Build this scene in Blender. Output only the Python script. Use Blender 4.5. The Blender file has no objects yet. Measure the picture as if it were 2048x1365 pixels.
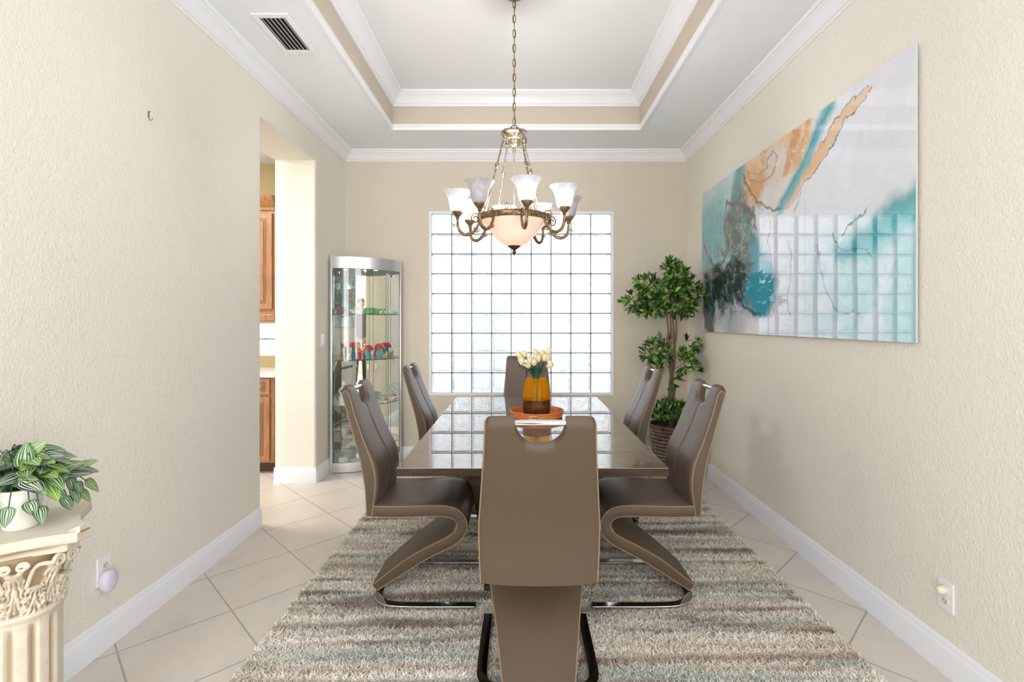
import bpy, bmesh, math, random
import numpy as np
from mathutils import Vector, Matrix
PI = math.pi
random.seed(7)
np.random.seed(7)
scene = bpy.context.scene
COL = scene.collection

# ------------------------------------------------------------------ camera
EYE = 1.38
cam_data = bpy.data.cameras.new('camera')
cam_data.sensor_width = 36.0
cam_data.lens = 1003 / 2048 * 36.0
cam_data.shift_x = (1024 - 1041) / 2048
cam_data.shift_y = (644 - 682.5) / 2048
cam_data.clip_start = 0.05
cam = bpy.data.objects.new('camera', cam_data)
cam.location = (0, 0, EYE)
cam.rotation_euler = (PI / 2, 0, 0)
COL.objects.link(cam)
scene.camera = cam

# ------------------------------------------------------------------ world, lights, exposure
world = bpy.data.worlds.new('world')
scene.world = world
world.use_nodes = True
wn = world.node_tree
wbg = wn.nodes['Background']
wbg.inputs['Color'].default_value = (0.93, 0.965, 1.0, 1)
wbg.inputs['Strength'].default_value = 1.75


def area_light(name, loc, rot, sx, sy, power, color=(1, 1, 1), spread=PI):
    d = bpy.data.lights.new(name, 'AREA')
    d.shape = 'RECTANGLE'
    d.size = sx
    d.size_y = sy
    d.energy = power
    d.color = color
    d.spread = spread
    o = bpy.data.objects.new(name, d)
    o.location = loc
    o.rotation_euler = rot
    COL.objects.link(o)
    return o


# two fill lights added behind the camera to brighten the room
area_light('added_rear_fill', (-1.75, -3.6, 1.7), (PI / 2, 0, 0), 2.6, 2.6, 88, (0.97, 0.98, 1.0))
area_light('added_rear_fill', (2.95, -3.6, 1.7), (PI / 2, 0, 0), 2.6, 2.6, 88, (0.97, 0.98, 1.0))
# overhead fill added out of view behind the camera
area_light('added_overhead_fill', (0, -1.6, 3.3), (0, 0, 0), 2.5, 1.6, 30, (1, 0.97, 0.93))
# fill light added to brighten the kitchen beyond the opening
area_light('added_kitchen_fill', (-3.3, 3.6, 2.95), (0, 0, 0), 0.8, 0.8, 45, (1, 0.93, 0.84))
scene.view_settings.view_transform = 'Standard'
scene.view_settings.look = 'None'
scene.view_settings.gamma = 1
scene.view_settings.use_curve_mapping = False
scene.view_settings.exposure = 0.64
try:
    scene.cycles.use_denoising = True
    scene.cycles.max_bounces = 10
    scene.cycles.diffuse_bounces = 5
    scene.cycles.glossy_bounces = 5
    scene.cycles.transmission_bounces = 8
    scene.cycles.transparent_max_bounces = 24
    scene.cycles.sample_clamp_indirect = 6
except Exception:
    pass


# ------------------------------------------------------------------ materials
def srgb(r, g, b):
    def c(v):
        v = v / 255
        return v / 12.92 if v <= 0.04045 else ((v + 0.055) / 1.055) ** 2.4
    return (c(r), c(g), c(b), 1)


class N:
    """small helper round a node tree"""
    def __init__(self, name):
        self.m = bpy.data.materials.new(name)
        self.m.use_nodes = True
        self.t = self.m.node_tree
        self.bsdf = self.t.nodes['Principled BSDF']
        self.out = self.t.nodes['Material Output']

    def n(self, kind, **kw):
        nd = self.t.nodes.new(kind)
        for k, v in kw.items():
            if k.startswith('i_'):
                key = k[2:].replace('_', ' ')
                nd.inputs[key].default_value = v
            else:
                setattr(nd, k, v)
        return nd

    def l(self, a, b):
        self.t.links.new(a, b)

    def math(self, op, a, b=None, c=None):
        nd = self.t.nodes.new('ShaderNodeMath')
        nd.operation = op
        for i, v in enumerate((a, b, c)):
            if v is None:
                continue
            if isinstance(v, (int, float)):
                nd.inputs[i].default_value = v
            else:
                self.l(v, nd.inputs[i])
        return nd.outputs[0]

    def mix(self, fac, a, b):
        nd = self.t.nodes.new('ShaderNodeMix')
        nd.data_type = 'RGBA'
        for s, v in ((nd.inputs[0], fac), (nd.inputs[6], a), (nd.inputs[7], b)):
            if isinstance(v, (int, float)):
                s.default_value = v
            elif isinstance(v, tuple):
                s.default_value = v
            else:
                self.l(v, s)
        return nd.outputs[2]

    def ramp(self, fac, stops, interp='LINEAR'):
        nd = self.t.nodes.new('ShaderNodeValToRGB')
        cr = nd.color_ramp
        cr.interpolation = interp
        while len(cr.elements) < len(stops):
            cr.elements.new(0.5)
        for e, (p, c) in zip(cr.elements, stops):
            e.position = p
            e.color = c
        self.l(fac, nd.inputs[0])
        return nd.outputs[0]

    def coords(self, scale=(1, 1, 1), rot=(0, 0, 0), space='Object'):
        tc = self.n('ShaderNodeTexCoord')
        mp = self.n('ShaderNodeMapping')
        mp.inputs['Scale'].default_value = scale
        mp.inputs['Rotation'].default_value = rot
        self.l(tc.outputs[space], mp.inputs[0])
        return mp.outputs[0]

    def noise(self, vec, scale, detail=2, rough=0.5, dist=0):
        nd = self.n('ShaderNodeTexNoise')
        nd.inputs['Scale'].default_value = scale
        nd.inputs['Detail'].default_value = detail
        nd.inputs['Roughness'].default_value = rough
        nd.inputs['Distortion'].default_value = dist
        if vec is not None:
            self.l(vec, nd.inputs['Vector'])
        return nd.outputs['Fac']

    def bump(self, h, strength, dist=0.01):
        nd = self.n('ShaderNodeBump')
        nd.inputs['Strength'].default_value = strength
        nd.inputs['Distance'].default_value = dist
        self.l(h, nd.inputs['Height'])
        self.l(nd.outputs[0], self.bsdf.inputs['Normal'])
        return nd.outputs[0]

    def base(self, color=None, rough=0.5, metal=0, spec=None, coat=None, trans=None, ior=None):
        b = self.bsdf.inputs
        if color is not None:
            if isinstance(color, tuple):
                b['Base Color'].default_value = color
            else:
                self.l(color, b['Base Color'])
        if isinstance(rough, (int, float)):
            b['Roughness'].default_value = rough
        else:
            self.l(rough, b['Roughness'])
        b['Metallic'].default_value = metal
        if spec is not None:
            b['Specular IOR Level'].default_value = spec
        if coat is not None:
            b['Coat Weight'].default_value = coat
            b['Coat Roughness'].default_value = 0.03
        if trans is not None:
            b['Transmission Weight'].default_value = trans
        if ior is not None:
            b['IOR'].default_value = ior
        return self


def plain(name, color, rough=0.5, metal=0, spec=None, var=0.0, bump=0.0, bscale=80, coat=None):
    k = N(name)
    v = k.coords()
    if var:
        nz = k.noise(v, 9, 3)
        dark = tuple(c * (1 - var) for c in color[:3]) + (1,)
        lite = tuple(min(1, c * (1 + var)) for c in color[:3]) + (1,)
        color = k.mix(nz, dark, lite)
    k.base(color, rough, metal, spec, coat)
    if bump:
        k.bump(k.noise(v, bscale, 2), bump, 0.004)
    return k.m


def make_wall(name, color):
    k = N(name)
    v = k.coords()
    nz = k.noise(v, 1.3, 3)
    d = tuple(c * 0.97 for c in color[:3]) + (1,)
    k.base(k.mix(nz, d, color), 0.85, spec=0.25)
    h = k.noise(v, 95, 3, 0.55, 0.4)
    h2 = k.noise(v, 38, 2, 0.5, 0.2)
    k.bump(k.math('ADD', h, k.math('MULTIPLY', h2, 0.7)), 0.55, 0.006)
    return k.m


M = {}
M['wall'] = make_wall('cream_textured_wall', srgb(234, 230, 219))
M['wall_back'] = make_wall('backlit_textured_wall', srgb(216, 208, 192))  # wall paint toned down, the backlit look is in the colour
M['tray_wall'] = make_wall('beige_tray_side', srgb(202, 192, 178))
M['ceiling'] = make_wall('white_textured_ceiling', srgb(238, 241, 246))
M['ceiling_smooth'] = plain('white_smooth_ceiling', srgb(232, 233, 236), 0.85)
M['trim'] = plain('white_gloss_trim', srgb(236, 238, 243), 0.35)
M['kitchen_wall'] = plain('kitchen_wall_paint', srgb(188, 170, 128), 0.8, bump=0.2)


def tile_floor():
    k = N('diagonal_ceramic_tile')
    tc = k.n('ShaderNodeTexCoord')
    sp = k.n('ShaderNodeSeparateXYZ')
    k.l(tc.outputs['Object'], sp.inputs[0])
    x, y = sp.outputs[0], sp.outputs[1]
    a = k.math('DIVIDE', k.math('SUBTRACT', k.math('ADD', x, y), 0.41), 0.606)
    b = k.math('DIVIDE', k.math('SUBTRACT', k.math('SUBTRACT', y, x), 0.74), 0.6075)
    def edge(s):
        f = k.math('FRACT', s)
        return k.math('MINIMUM', f, k.math('SUBTRACT', 1.0, f))
    e = k.math('MINIMUM', edge(a), edge(b))
    mr = k.n('ShaderNodeMapRange')
    mr.inputs['From Min'].default_value = 0.0055
    mr.inputs['From Max'].default_value = 0.0105
    k.l(e, mr.inputs['Value'])
    cb = k.n('ShaderNodeCombineXYZ')
    k.l(k.math('FLOOR', a), cb.inputs[0])
    k.l(k.math('FLOOR', b), cb.inputs[1])
    wnz = k.n('ShaderNodeTexWhiteNoise')
    wnz.noise_dimensions = '3D'
    k.l(cb.outputs[0], wnz.inputs['Vector'])
    off = k.n('ShaderNodeVectorMath', operation='SCALE')
    k.l(wnz.outputs['Color'], off.inputs[0])
    off.inputs['Scale'].default_value = 7.0
    ad = k.n('ShaderNodeVectorMath', operation='ADD')
    k.l(tc.outputs['Object'], ad.inputs[0])
    k.l(off.outputs[0], ad.inputs[1])
    n1 = k.noise(ad.outputs[0], 4.5, 6, 0.62, 0.6)
    n2 = k.noise(ad.outputs[0], 60, 4, 0.6)
    col = k.ramp(n1, [(0.3, srgb(198, 194, 188)), (0.45, srgb(210, 204, 197)), (0.58, srgb(215, 206, 196)), (0.72, srgb(212, 198, 185))])
    col = k.mix(k.math('MULTIPLY', n2, 0.28), col, srgb(196, 184, 172))
    col = k.mix(mr.outputs[0], srgb(168, 160, 150), col)
    k.base(col, 0.38, spec=0.4)
    h = k.math('ADD', k.math('MULTIPLY', mr.outputs[0], 1.0), k.math('MULTIPLY', n2, 0.12))
    k.bump(h, 0.5, 0.003)
    return k.m


M['tile'] = tile_floor()


def leather(name, c, rough, scale=420):
    k = N(name)
    v = k.coords()
    nz = k.noise(v, 6, 2)
    d = tuple(x * 0.93 for x in c[:3]) + (1,)
    k.base(k.mix(nz, d, c), rough, spec=0.5)
    vo = k.n('ShaderNodeTexVoronoi')
    vo.inputs['Scale'].default_value = scale
    k.l(v, vo.inputs['Vector'])
    k.bump(vo.outputs['Distance'], 0.25, 0.0012)
    return k.m


M['leather_back'] = leather('taupe_brown_leatherette', srgb(77, 62, 45), 0.55)
M['leather_front'] = leather('dark_taupe_smooth_leatherette', srgb(98, 81, 72), 0.30)
M['piping'] = plain('tan_piping', srgb(130, 112, 86), 0.5)
M['seam'] = plain('dark_seam', srgb(58, 46, 40), 0.6)
M['chrome'] = plain('chrome', (0.82, 0.84, 0.87, 1), 0.08, 1)
M['alu'] = plain('brushed_aluminium', (0.72, 0.73, 0.74, 1), 0.32, 0.9)
M['dark_plastic'] = plain('dark_plastic', srgb(40, 38, 36), 0.5)
M['black'] = plain('duct_shade_black', srgb(22, 22, 24), 0.7)
M['white_plastic'] = plain('white_plastic', srgb(236, 236, 238), 0.35)
M['almond'] = plain('almond_plastic', srgb(226, 220, 196), 0.4)
M['lavender'] = plain('lavender_plastic', srgb(214, 212, 226), 0.4)
M['mirror'] = plain('mirror_silver', (0.92, 0.95, 0.92, 1), 0.01, 1)


def table_wood(name, coat, g=1.0):
    k = N(name)
    v = k.coords((1, 14, 14))
    nz = k.noise(v, 5, 6, 0.6, 0.4)
    col = k.ramp(nz, [(0.3, srgb(74 * g, 58 * g, 46 * g)), (0.55, srgb(98 * g, 78 * g, 62 * g)), (0.75, srgb(114 * g, 93 * g, 76 * g))])
    k.base(col, 0.3, coat=coat)
    k.bsdf.inputs['Coat IOR'].default_value = 2.7
    if coat:
        k.bsdf.inputs['Roughness'].default_value = 0.5
        k.bsdf.inputs['Coat Roughness'].default_value = 0.0
    return k.m


M['table_top'] = table_wood('glossy_grey_brown_wood', 1.0)
M['table_edge'] = table_wood('shaded_grey_brown_wood', 0.0, 0.62)  # darker copy of the top's wood, shade of camera-facing sides in the colour
M['table_edge'].node_tree.nodes['Principled BSDF'].inputs['Specular IOR Level'].default_value = 0.15
M['table_edge'].node_tree.nodes['Principled BSDF'].inputs['Roughness'].default_value = 0.6


def thin_glass(name, tint, gl=0.08, rough=0.0, ior=1.45):
    k = N(name)
    t = k.n('ShaderNodeBsdfTransparent')
    t.inputs[0].default_value = tint
    g = k.n('ShaderNodeBsdfGlossy')
    g.inputs['Roughness'].default_value = rough
    lw = k.n('ShaderNodeLayerWeight')
    lw.inputs[0].default_value = 0.5
    fz = k.math('ADD', 0.045, k.math('MULTIPLY', k.math('POWER', lw.outputs['Facing'], 5.0), 0.9))
    mx = k.n('ShaderNodeMixShader')
    k.l(k.math('MULTIPLY', fz, gl / 0.08), mx.inputs[0])
    k.l(t.outputs[0], mx.inputs[1])
    k.l(g.outputs[0], mx.inputs[2])
    k.l(mx.outputs[0], k.out.inputs['Surface'])
    return k.m


M['cab_glass'] = thin_glass('clear_cabinet_glass', (0.985, 0.992, 0.985, 1))
M['shelf_edge'] = plain('green_glass_edge', srgb(40, 78, 66), 0.15)


def amber_body():
    k = N('amber_glass')
    t = k.n('ShaderNodeBsdfTransparent')
    t.inputs[0].default_value = (1.0, 0.84, 0.22, 1)
    tl = k.n('ShaderNodeBsdfTranslucent')
    tl.inputs[0].default_value = (1.0, 0.60, 0.03, 1)
    k.base((0.85, 0.42, 0.01, 1), 0.05)
    m1 = k.n('ShaderNodeMixShader')
    m1.inputs[0].default_value = 0.5
    k.l(tl.outputs[0], m1.inputs[1])
    k.l(k.bsdf.outputs[0], m1.inputs[2])
    m2 = k.n('ShaderNodeMixShader')
    m2.inputs[0].default_value = 0.28
    k.l(t.outputs[0], m2.inputs[1])
    k.l(m1.outputs[0], m2.inputs[2])
    k.l(m2.outputs[0], k.out.inputs['Surface'])
    return k.m


M['amber'] = amber_body()
M['amber_dark'] = None


def amber_low():
    k = N('dark_mottled_amber_glass')
    v = k.coords()
    nz = k.noise(v, 55, 4, 0.7, 1)
    t = k.n('ShaderNodeBsdfTransparent')
    k.l(k.ramp(nz, [(0.35, srgb(120, 62, 30)), (0.6, srgb(205, 130, 50))]), t.inputs[0])
    g = k.n('ShaderNodeBsdfPrincipled')
    k.l(k.ramp(nz, [(0.35, srgb(62, 36, 22)), (0.65, srgb(140, 84, 40))]), g.inputs['Base Color'])
    g.inputs['Roughness'].default_value = 0.1
    bp = k.n('ShaderNodeBump')
    bp.inputs['Strength'].default_value = 0.8
    bp.inputs['Distance'].default_value = 0.004
    k.l(nz, bp.inputs['Height'])
    k.l(bp.outputs[0], g.inputs['Normal'])
    mx = k.n('ShaderNodeMixShader')
    mx.inputs[0].default_value = 0.45
    k.l(t.outputs[0], mx.inputs[1])
    k.l(g.outputs[0], mx.inputs[2])
    k.l(mx.outputs[0], k.out.inputs['Surface'])
    return k.m


M['amber_dark'] = amber_low()


def block_glass():
    k = N('wavy_block_glass')
    v = k.coords()
    a = k.noise(v, 42, 2, 0.5, 1.8)
    b = k.noise(v, 20, 1, 0.5, 1.0)
    hgt = k.math('ADD', k.math('MULTIPLY', k.math('ABSOLUTE', k.math('SUBTRACT', a, 0.5)), 1.6), b)
    bp = k.n('ShaderNodeBump')
    bp.inputs['Strength'].default_value = 0.85
    bp.inputs['Distance'].default_value = 0.012
    k.l(hgt, bp.inputs['Height'])
    g = k.n('ShaderNodeBsdfGlass')
    g.inputs['Color'].default_value = (0.97, 0.985, 0.985, 1)
    g.inputs['Roughness'].default_value = 0.0
    g.inputs['IOR'].default_value = 1.45
    k.l(bp.outputs[0], g.inputs['Normal'])
    t = k.n('ShaderNodeBsdfTransparent')
    t.inputs[0].default_value = (0.98, 0.99, 1, 1)
    mx = k.n('ShaderNodeMixShader')
    mx.inputs[0].default_value = 0.22
    k.l(g.outputs[0], mx.inputs[1])
    k.l(t.outputs[0], mx.inputs[2])
    k.l(mx.outputs[0], k.out.inputs['Surface'])
    return k.m


M['block'] = block_glass()
M['mortar'] = plain('grey_joint', srgb(84, 94, 94), 0.6)


def emis(name, color, strength, base=(0.9, 0.9, 0.9, 1)):
    k = N(name)
    k.base(base, 0.3)
    k.bsdf.inputs['Emission Color'].default_value = color
    k.bsdf.inputs['Emission Strength'].default_value = strength
    return k.m


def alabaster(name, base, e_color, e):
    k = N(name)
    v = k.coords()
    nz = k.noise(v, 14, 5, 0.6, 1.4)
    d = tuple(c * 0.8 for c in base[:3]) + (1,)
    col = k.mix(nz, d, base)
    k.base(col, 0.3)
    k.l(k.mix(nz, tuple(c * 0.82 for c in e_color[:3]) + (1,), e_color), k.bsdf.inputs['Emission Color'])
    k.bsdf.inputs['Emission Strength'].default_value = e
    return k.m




def opal(name, base, tr, mixf):
    k = N(name)
    v = k.coords()
    nz = k.noise(v, 16, 5, 0.6, 1.6)
    k.base(k.ramp(nz, [(0.38, tuple(c * 0.72 for c in base[:3]) + (1,)), (0.58, base)]), 0.25)
    t = k.n('ShaderNodeBsdfTranslucent')
    t.inputs[0].default_value = tr
    mx = k.n('ShaderNodeMixShader')
    mx.inputs[0].default_value = mixf
    k.l(k.bsdf.outputs[0], mx.inputs[1])
    k.l(t.outputs[0], mx.inputs[2])
    k.l(mx.outputs[0], k.out.inputs['Surface'])
    return k.m


M['shade_lit'] = opal('white_opal_glass', (0.80, 0.80, 0.84, 1), (0.95, 0.97, 1, 1), 0.40)
M['shade_off'] = opal('unlit_swirled_glass', (0.62, 0.60, 0.63, 1), (0.9, 0.88, 0.9, 1), 0.45)
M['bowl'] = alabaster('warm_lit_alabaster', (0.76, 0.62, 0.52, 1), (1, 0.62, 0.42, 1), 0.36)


def bronze():
    k = N('antique_bronze')
    v = k.coords()
    nz = k.noise(v, 40, 3, 0.6)
    k.base(k.ramp(nz, [(0.3, srgb(104, 82, 58)), (0.7, srgb(158, 132, 100))]), 0.38, 0.75)
    return k.m


def silver():
    k = N('antique_silver_bronze')
    v = k.coords()
    nz = k.noise(v, 60, 3, 0.6)
    k.base(k.ramp(nz, [(0.35, srgb(104, 88, 70)), (0.6, srgb(182, 170, 152))]), 0.3, 0.8)
    k.bump(nz, 0.4, 0.003)
    return k.m


M['bronze'] = bronze()
M['silver'] = silver()


def cab_wood():
    k = N('honey_cabinet_wood')
    v = k.coords((8, 8, 1))
    nz = k.noise(v, 6, 5, 0.6, 0.3)
    k.base(k.ramp(nz, [(0.3, srgb(132, 88, 50)), (0.7, srgb(168, 120, 74))]), 0.35)
    return k.m


M['wood'] = cab_wood()
M['wood_dark'] = plain('dark_brown_wood', srgb(66, 40, 22), 0.5)
M['counter'] = plain('white_grey_countertop', srgb(222, 220, 222), 0.2, var=0.06)


def rattan():
    k = N('orange_rattan')
    v = k.coords()
    vo = k.n('ShaderNodeTexVoronoi')
    vo.inputs['Scale'].default_value = 190
    k.l(v, vo.inputs['Vector'])
    k.base(k.ramp(vo.outputs['Distance'], [(0.1, srgb(226, 140, 78)), (0.7, srgb(176, 94, 44))]), 0.5)
    k.bump(vo.outputs['Distance'], -0.8, 0.004)
    return k.m


M['rattan'] = rattan()
M['petal'] = plain('cream_yellow_petal', srgb(236, 222, 178), 0.5, var=0.1)
M['stem'] = plain('dark_green_stem', srgb(52, 88, 62), 0.5)


def leafmat(name, c1, c2, c3, rough=0.35):
    k = N(name)
    gi = k.n('ShaderNodeNewGeometry')
    k.base(k.ramp(gi.outputs['Random Per Island'], [(0.0, c1), (0.45, c2), (1.0, c3)]), rough)
    k.bsdf.inputs['Subsurface Weight'].default_value = 0.0
    return k.m


M['leaf'] = leafmat('glossy_green_leaf', srgb(28, 54, 28), srgb(60, 100, 42), srgb(150, 186, 90))
M['trunk'] = plain('brown_bark', srgb(118, 98, 76), 0.8, var=0.25, bump=0.5)


def pot_mat():
    k = N('brown_metallic_ridged_ceramic')
    v = k.coords()
    nz = k.noise(v, 18, 4, 0.6, 0.5)
    k.base(k.ramp(nz, [(0.3, srgb(74, 60, 52)), (0.7, srgb(132, 112, 98))]), 0.32, 0.45)
    return k.m


M['pot'] = pot_mat()
M['white_pot'] = plain('white_ceramic', srgb(238, 238, 230), 0.25)


def striped_leaf():
    k = N('striped_watermelon_leaf')
    uv = k.n('ShaderNodeUVMap')
    sp = k.n('ShaderNodeSeparateXYZ')
    k.l(uv.outputs[0], sp.inputs[0])
    nz = k.noise(uv.outputs[0], 9, 2)
    vv = k.math('ABSOLUTE', k.math('SUBTRACT', sp.outputs[1], 0.5))
    vv = k.math('ADD', vv, k.math('MULTIPLY', k.math('SUBTRACT', nz, 0.5), 0.03))
    w = k.math('SINE', k.math('MULTIPLY', vv, 2 * PI / 0.145))
    f = k.ramp(w, [(0.42, (0, 0, 0, 1)), (0.62, (1, 1, 1, 1))])
    rim = k.math('LESS_THAN', vv, 0.455)
    gi = k.n('ShaderNodeNewGeometry')
    dark = k.ramp(gi.outputs['Random Per Island'], [(0.0, srgb(20, 46, 28)), (0.5, srgb(40, 88, 38)), (1.0, srgb(88, 138, 44))])
    lite = k.ramp(gi.outputs['Random Per Island'], [(0.0, srgb(206, 216, 200)), (0.6, srgb(196, 214, 170)), (1.0, srgb(190, 210, 130))])
    f2 = k.math('MULTIPLY', f, rim)
    k.base(k.mix(f2, dark, lite), 0.35)
    return k.m


M['pep'] = striped_leaf()


def plaster(capital=False):
    k = N('antiqued_cream_plaster')
    v = k.coords()
    nz = k.noise(v, 22, 4, 0.6)
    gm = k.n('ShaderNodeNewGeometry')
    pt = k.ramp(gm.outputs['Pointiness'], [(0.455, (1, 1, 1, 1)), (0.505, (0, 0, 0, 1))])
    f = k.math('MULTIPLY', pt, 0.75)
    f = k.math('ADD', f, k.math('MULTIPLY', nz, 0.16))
    tc = k.n('ShaderNodeTexCoord')
    sx = k.n('ShaderNodeSeparateXYZ')
    k.l(tc.outputs['Object'], sx.inputs[0])
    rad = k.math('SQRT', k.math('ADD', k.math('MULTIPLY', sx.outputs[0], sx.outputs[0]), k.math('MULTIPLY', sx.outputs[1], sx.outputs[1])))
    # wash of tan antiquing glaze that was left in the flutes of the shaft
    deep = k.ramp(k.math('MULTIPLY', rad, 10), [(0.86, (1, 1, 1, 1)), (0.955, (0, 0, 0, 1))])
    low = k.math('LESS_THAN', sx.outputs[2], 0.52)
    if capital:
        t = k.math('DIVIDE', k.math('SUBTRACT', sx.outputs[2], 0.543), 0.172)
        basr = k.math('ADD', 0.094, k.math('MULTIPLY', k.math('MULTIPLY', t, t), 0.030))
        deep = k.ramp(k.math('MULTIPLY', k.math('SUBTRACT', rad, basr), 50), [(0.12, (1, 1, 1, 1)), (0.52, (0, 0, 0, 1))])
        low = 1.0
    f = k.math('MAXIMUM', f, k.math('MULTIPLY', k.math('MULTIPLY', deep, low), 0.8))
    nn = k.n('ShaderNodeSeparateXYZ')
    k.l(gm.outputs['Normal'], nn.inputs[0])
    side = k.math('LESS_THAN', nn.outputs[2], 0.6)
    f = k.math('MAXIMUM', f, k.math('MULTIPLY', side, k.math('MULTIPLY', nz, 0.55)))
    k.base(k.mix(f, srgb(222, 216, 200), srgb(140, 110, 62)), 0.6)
    k.bump(nz, 0.25, 0.003)
    return k.m


M['plaster'] = plaster()
M['plaster_capital'] = plaster(True)


def rug_mat():
    k = N('striped_shag_pile')
    at = k.n('ShaderNodeAttribute')
    at.attribute_name = 'tuft_root'
    mp = k.n('ShaderNodeMapping')
    mp.inputs['Scale'].default_value = (0.5, 13.0, 1)
    k.l(at.outputs['Vector'], mp.inputs[0])
    n1 = k.noise(mp.outputs[0], 1.0, 3, 0.6, 0.5)
    mp2 = k.n('ShaderNodeMapping')
    mp2.inputs['Scale'].default_value = (0.7, 12.0, 1)
    mp2.inputs['Location'].default_value = (13, 7, 0)
    k.l(at.outputs['Vector'], mp2.inputs[0])
    n2 = k.noise(mp2.outputs[0], 1.0, 3, 0.6, 0.4)
    mp3 = k.n('ShaderNodeMapping')
    mp3.inputs['Scale'].default_value = (0.8, 14.0, 1)
    mp3.inputs['Location'].default_value = (3, 27, 0)
    k.l(at.outputs['Vector'], mp3.inputs[0])
    n3 = k.noise(mp3.outputs[0], 1.0, 3, 0.6, 0.4)
    base = k.ramp(n1, [(0.34, srgb(184, 168, 152)), (0.46, srgb(226, 216, 202)), (0.58, srgb(252, 246, 236))])
    brown = k.ramp(n2, [(0.535, (0, 0, 0, 1)), (0.60, (1, 1, 1, 1))])
    blue = k.ramp(n3, [(0.53, (0, 0, 0, 1)), (0.62, (1, 1, 1, 1))])
    c = k.mix(k.math('MULTIPLY', blue, 0.85), base, srgb(168, 186, 178))
    c = k.mix(k.math('MULTIPLY', brown, 0.85), c, srgb(126, 100, 90))
    fn = k.noise(at.outputs['Vector'], 120, 2)
    c = k.mix(k.math('MULTIPLY', fn, 0.25), c, srgb(176, 162, 150))
    k.base(c, 0.9, spec=0.1)
    k.bsdf.inputs['Sheen Weight'].default_value = 0.3
    return k.m


M['rug'] = rug_mat()


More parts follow.
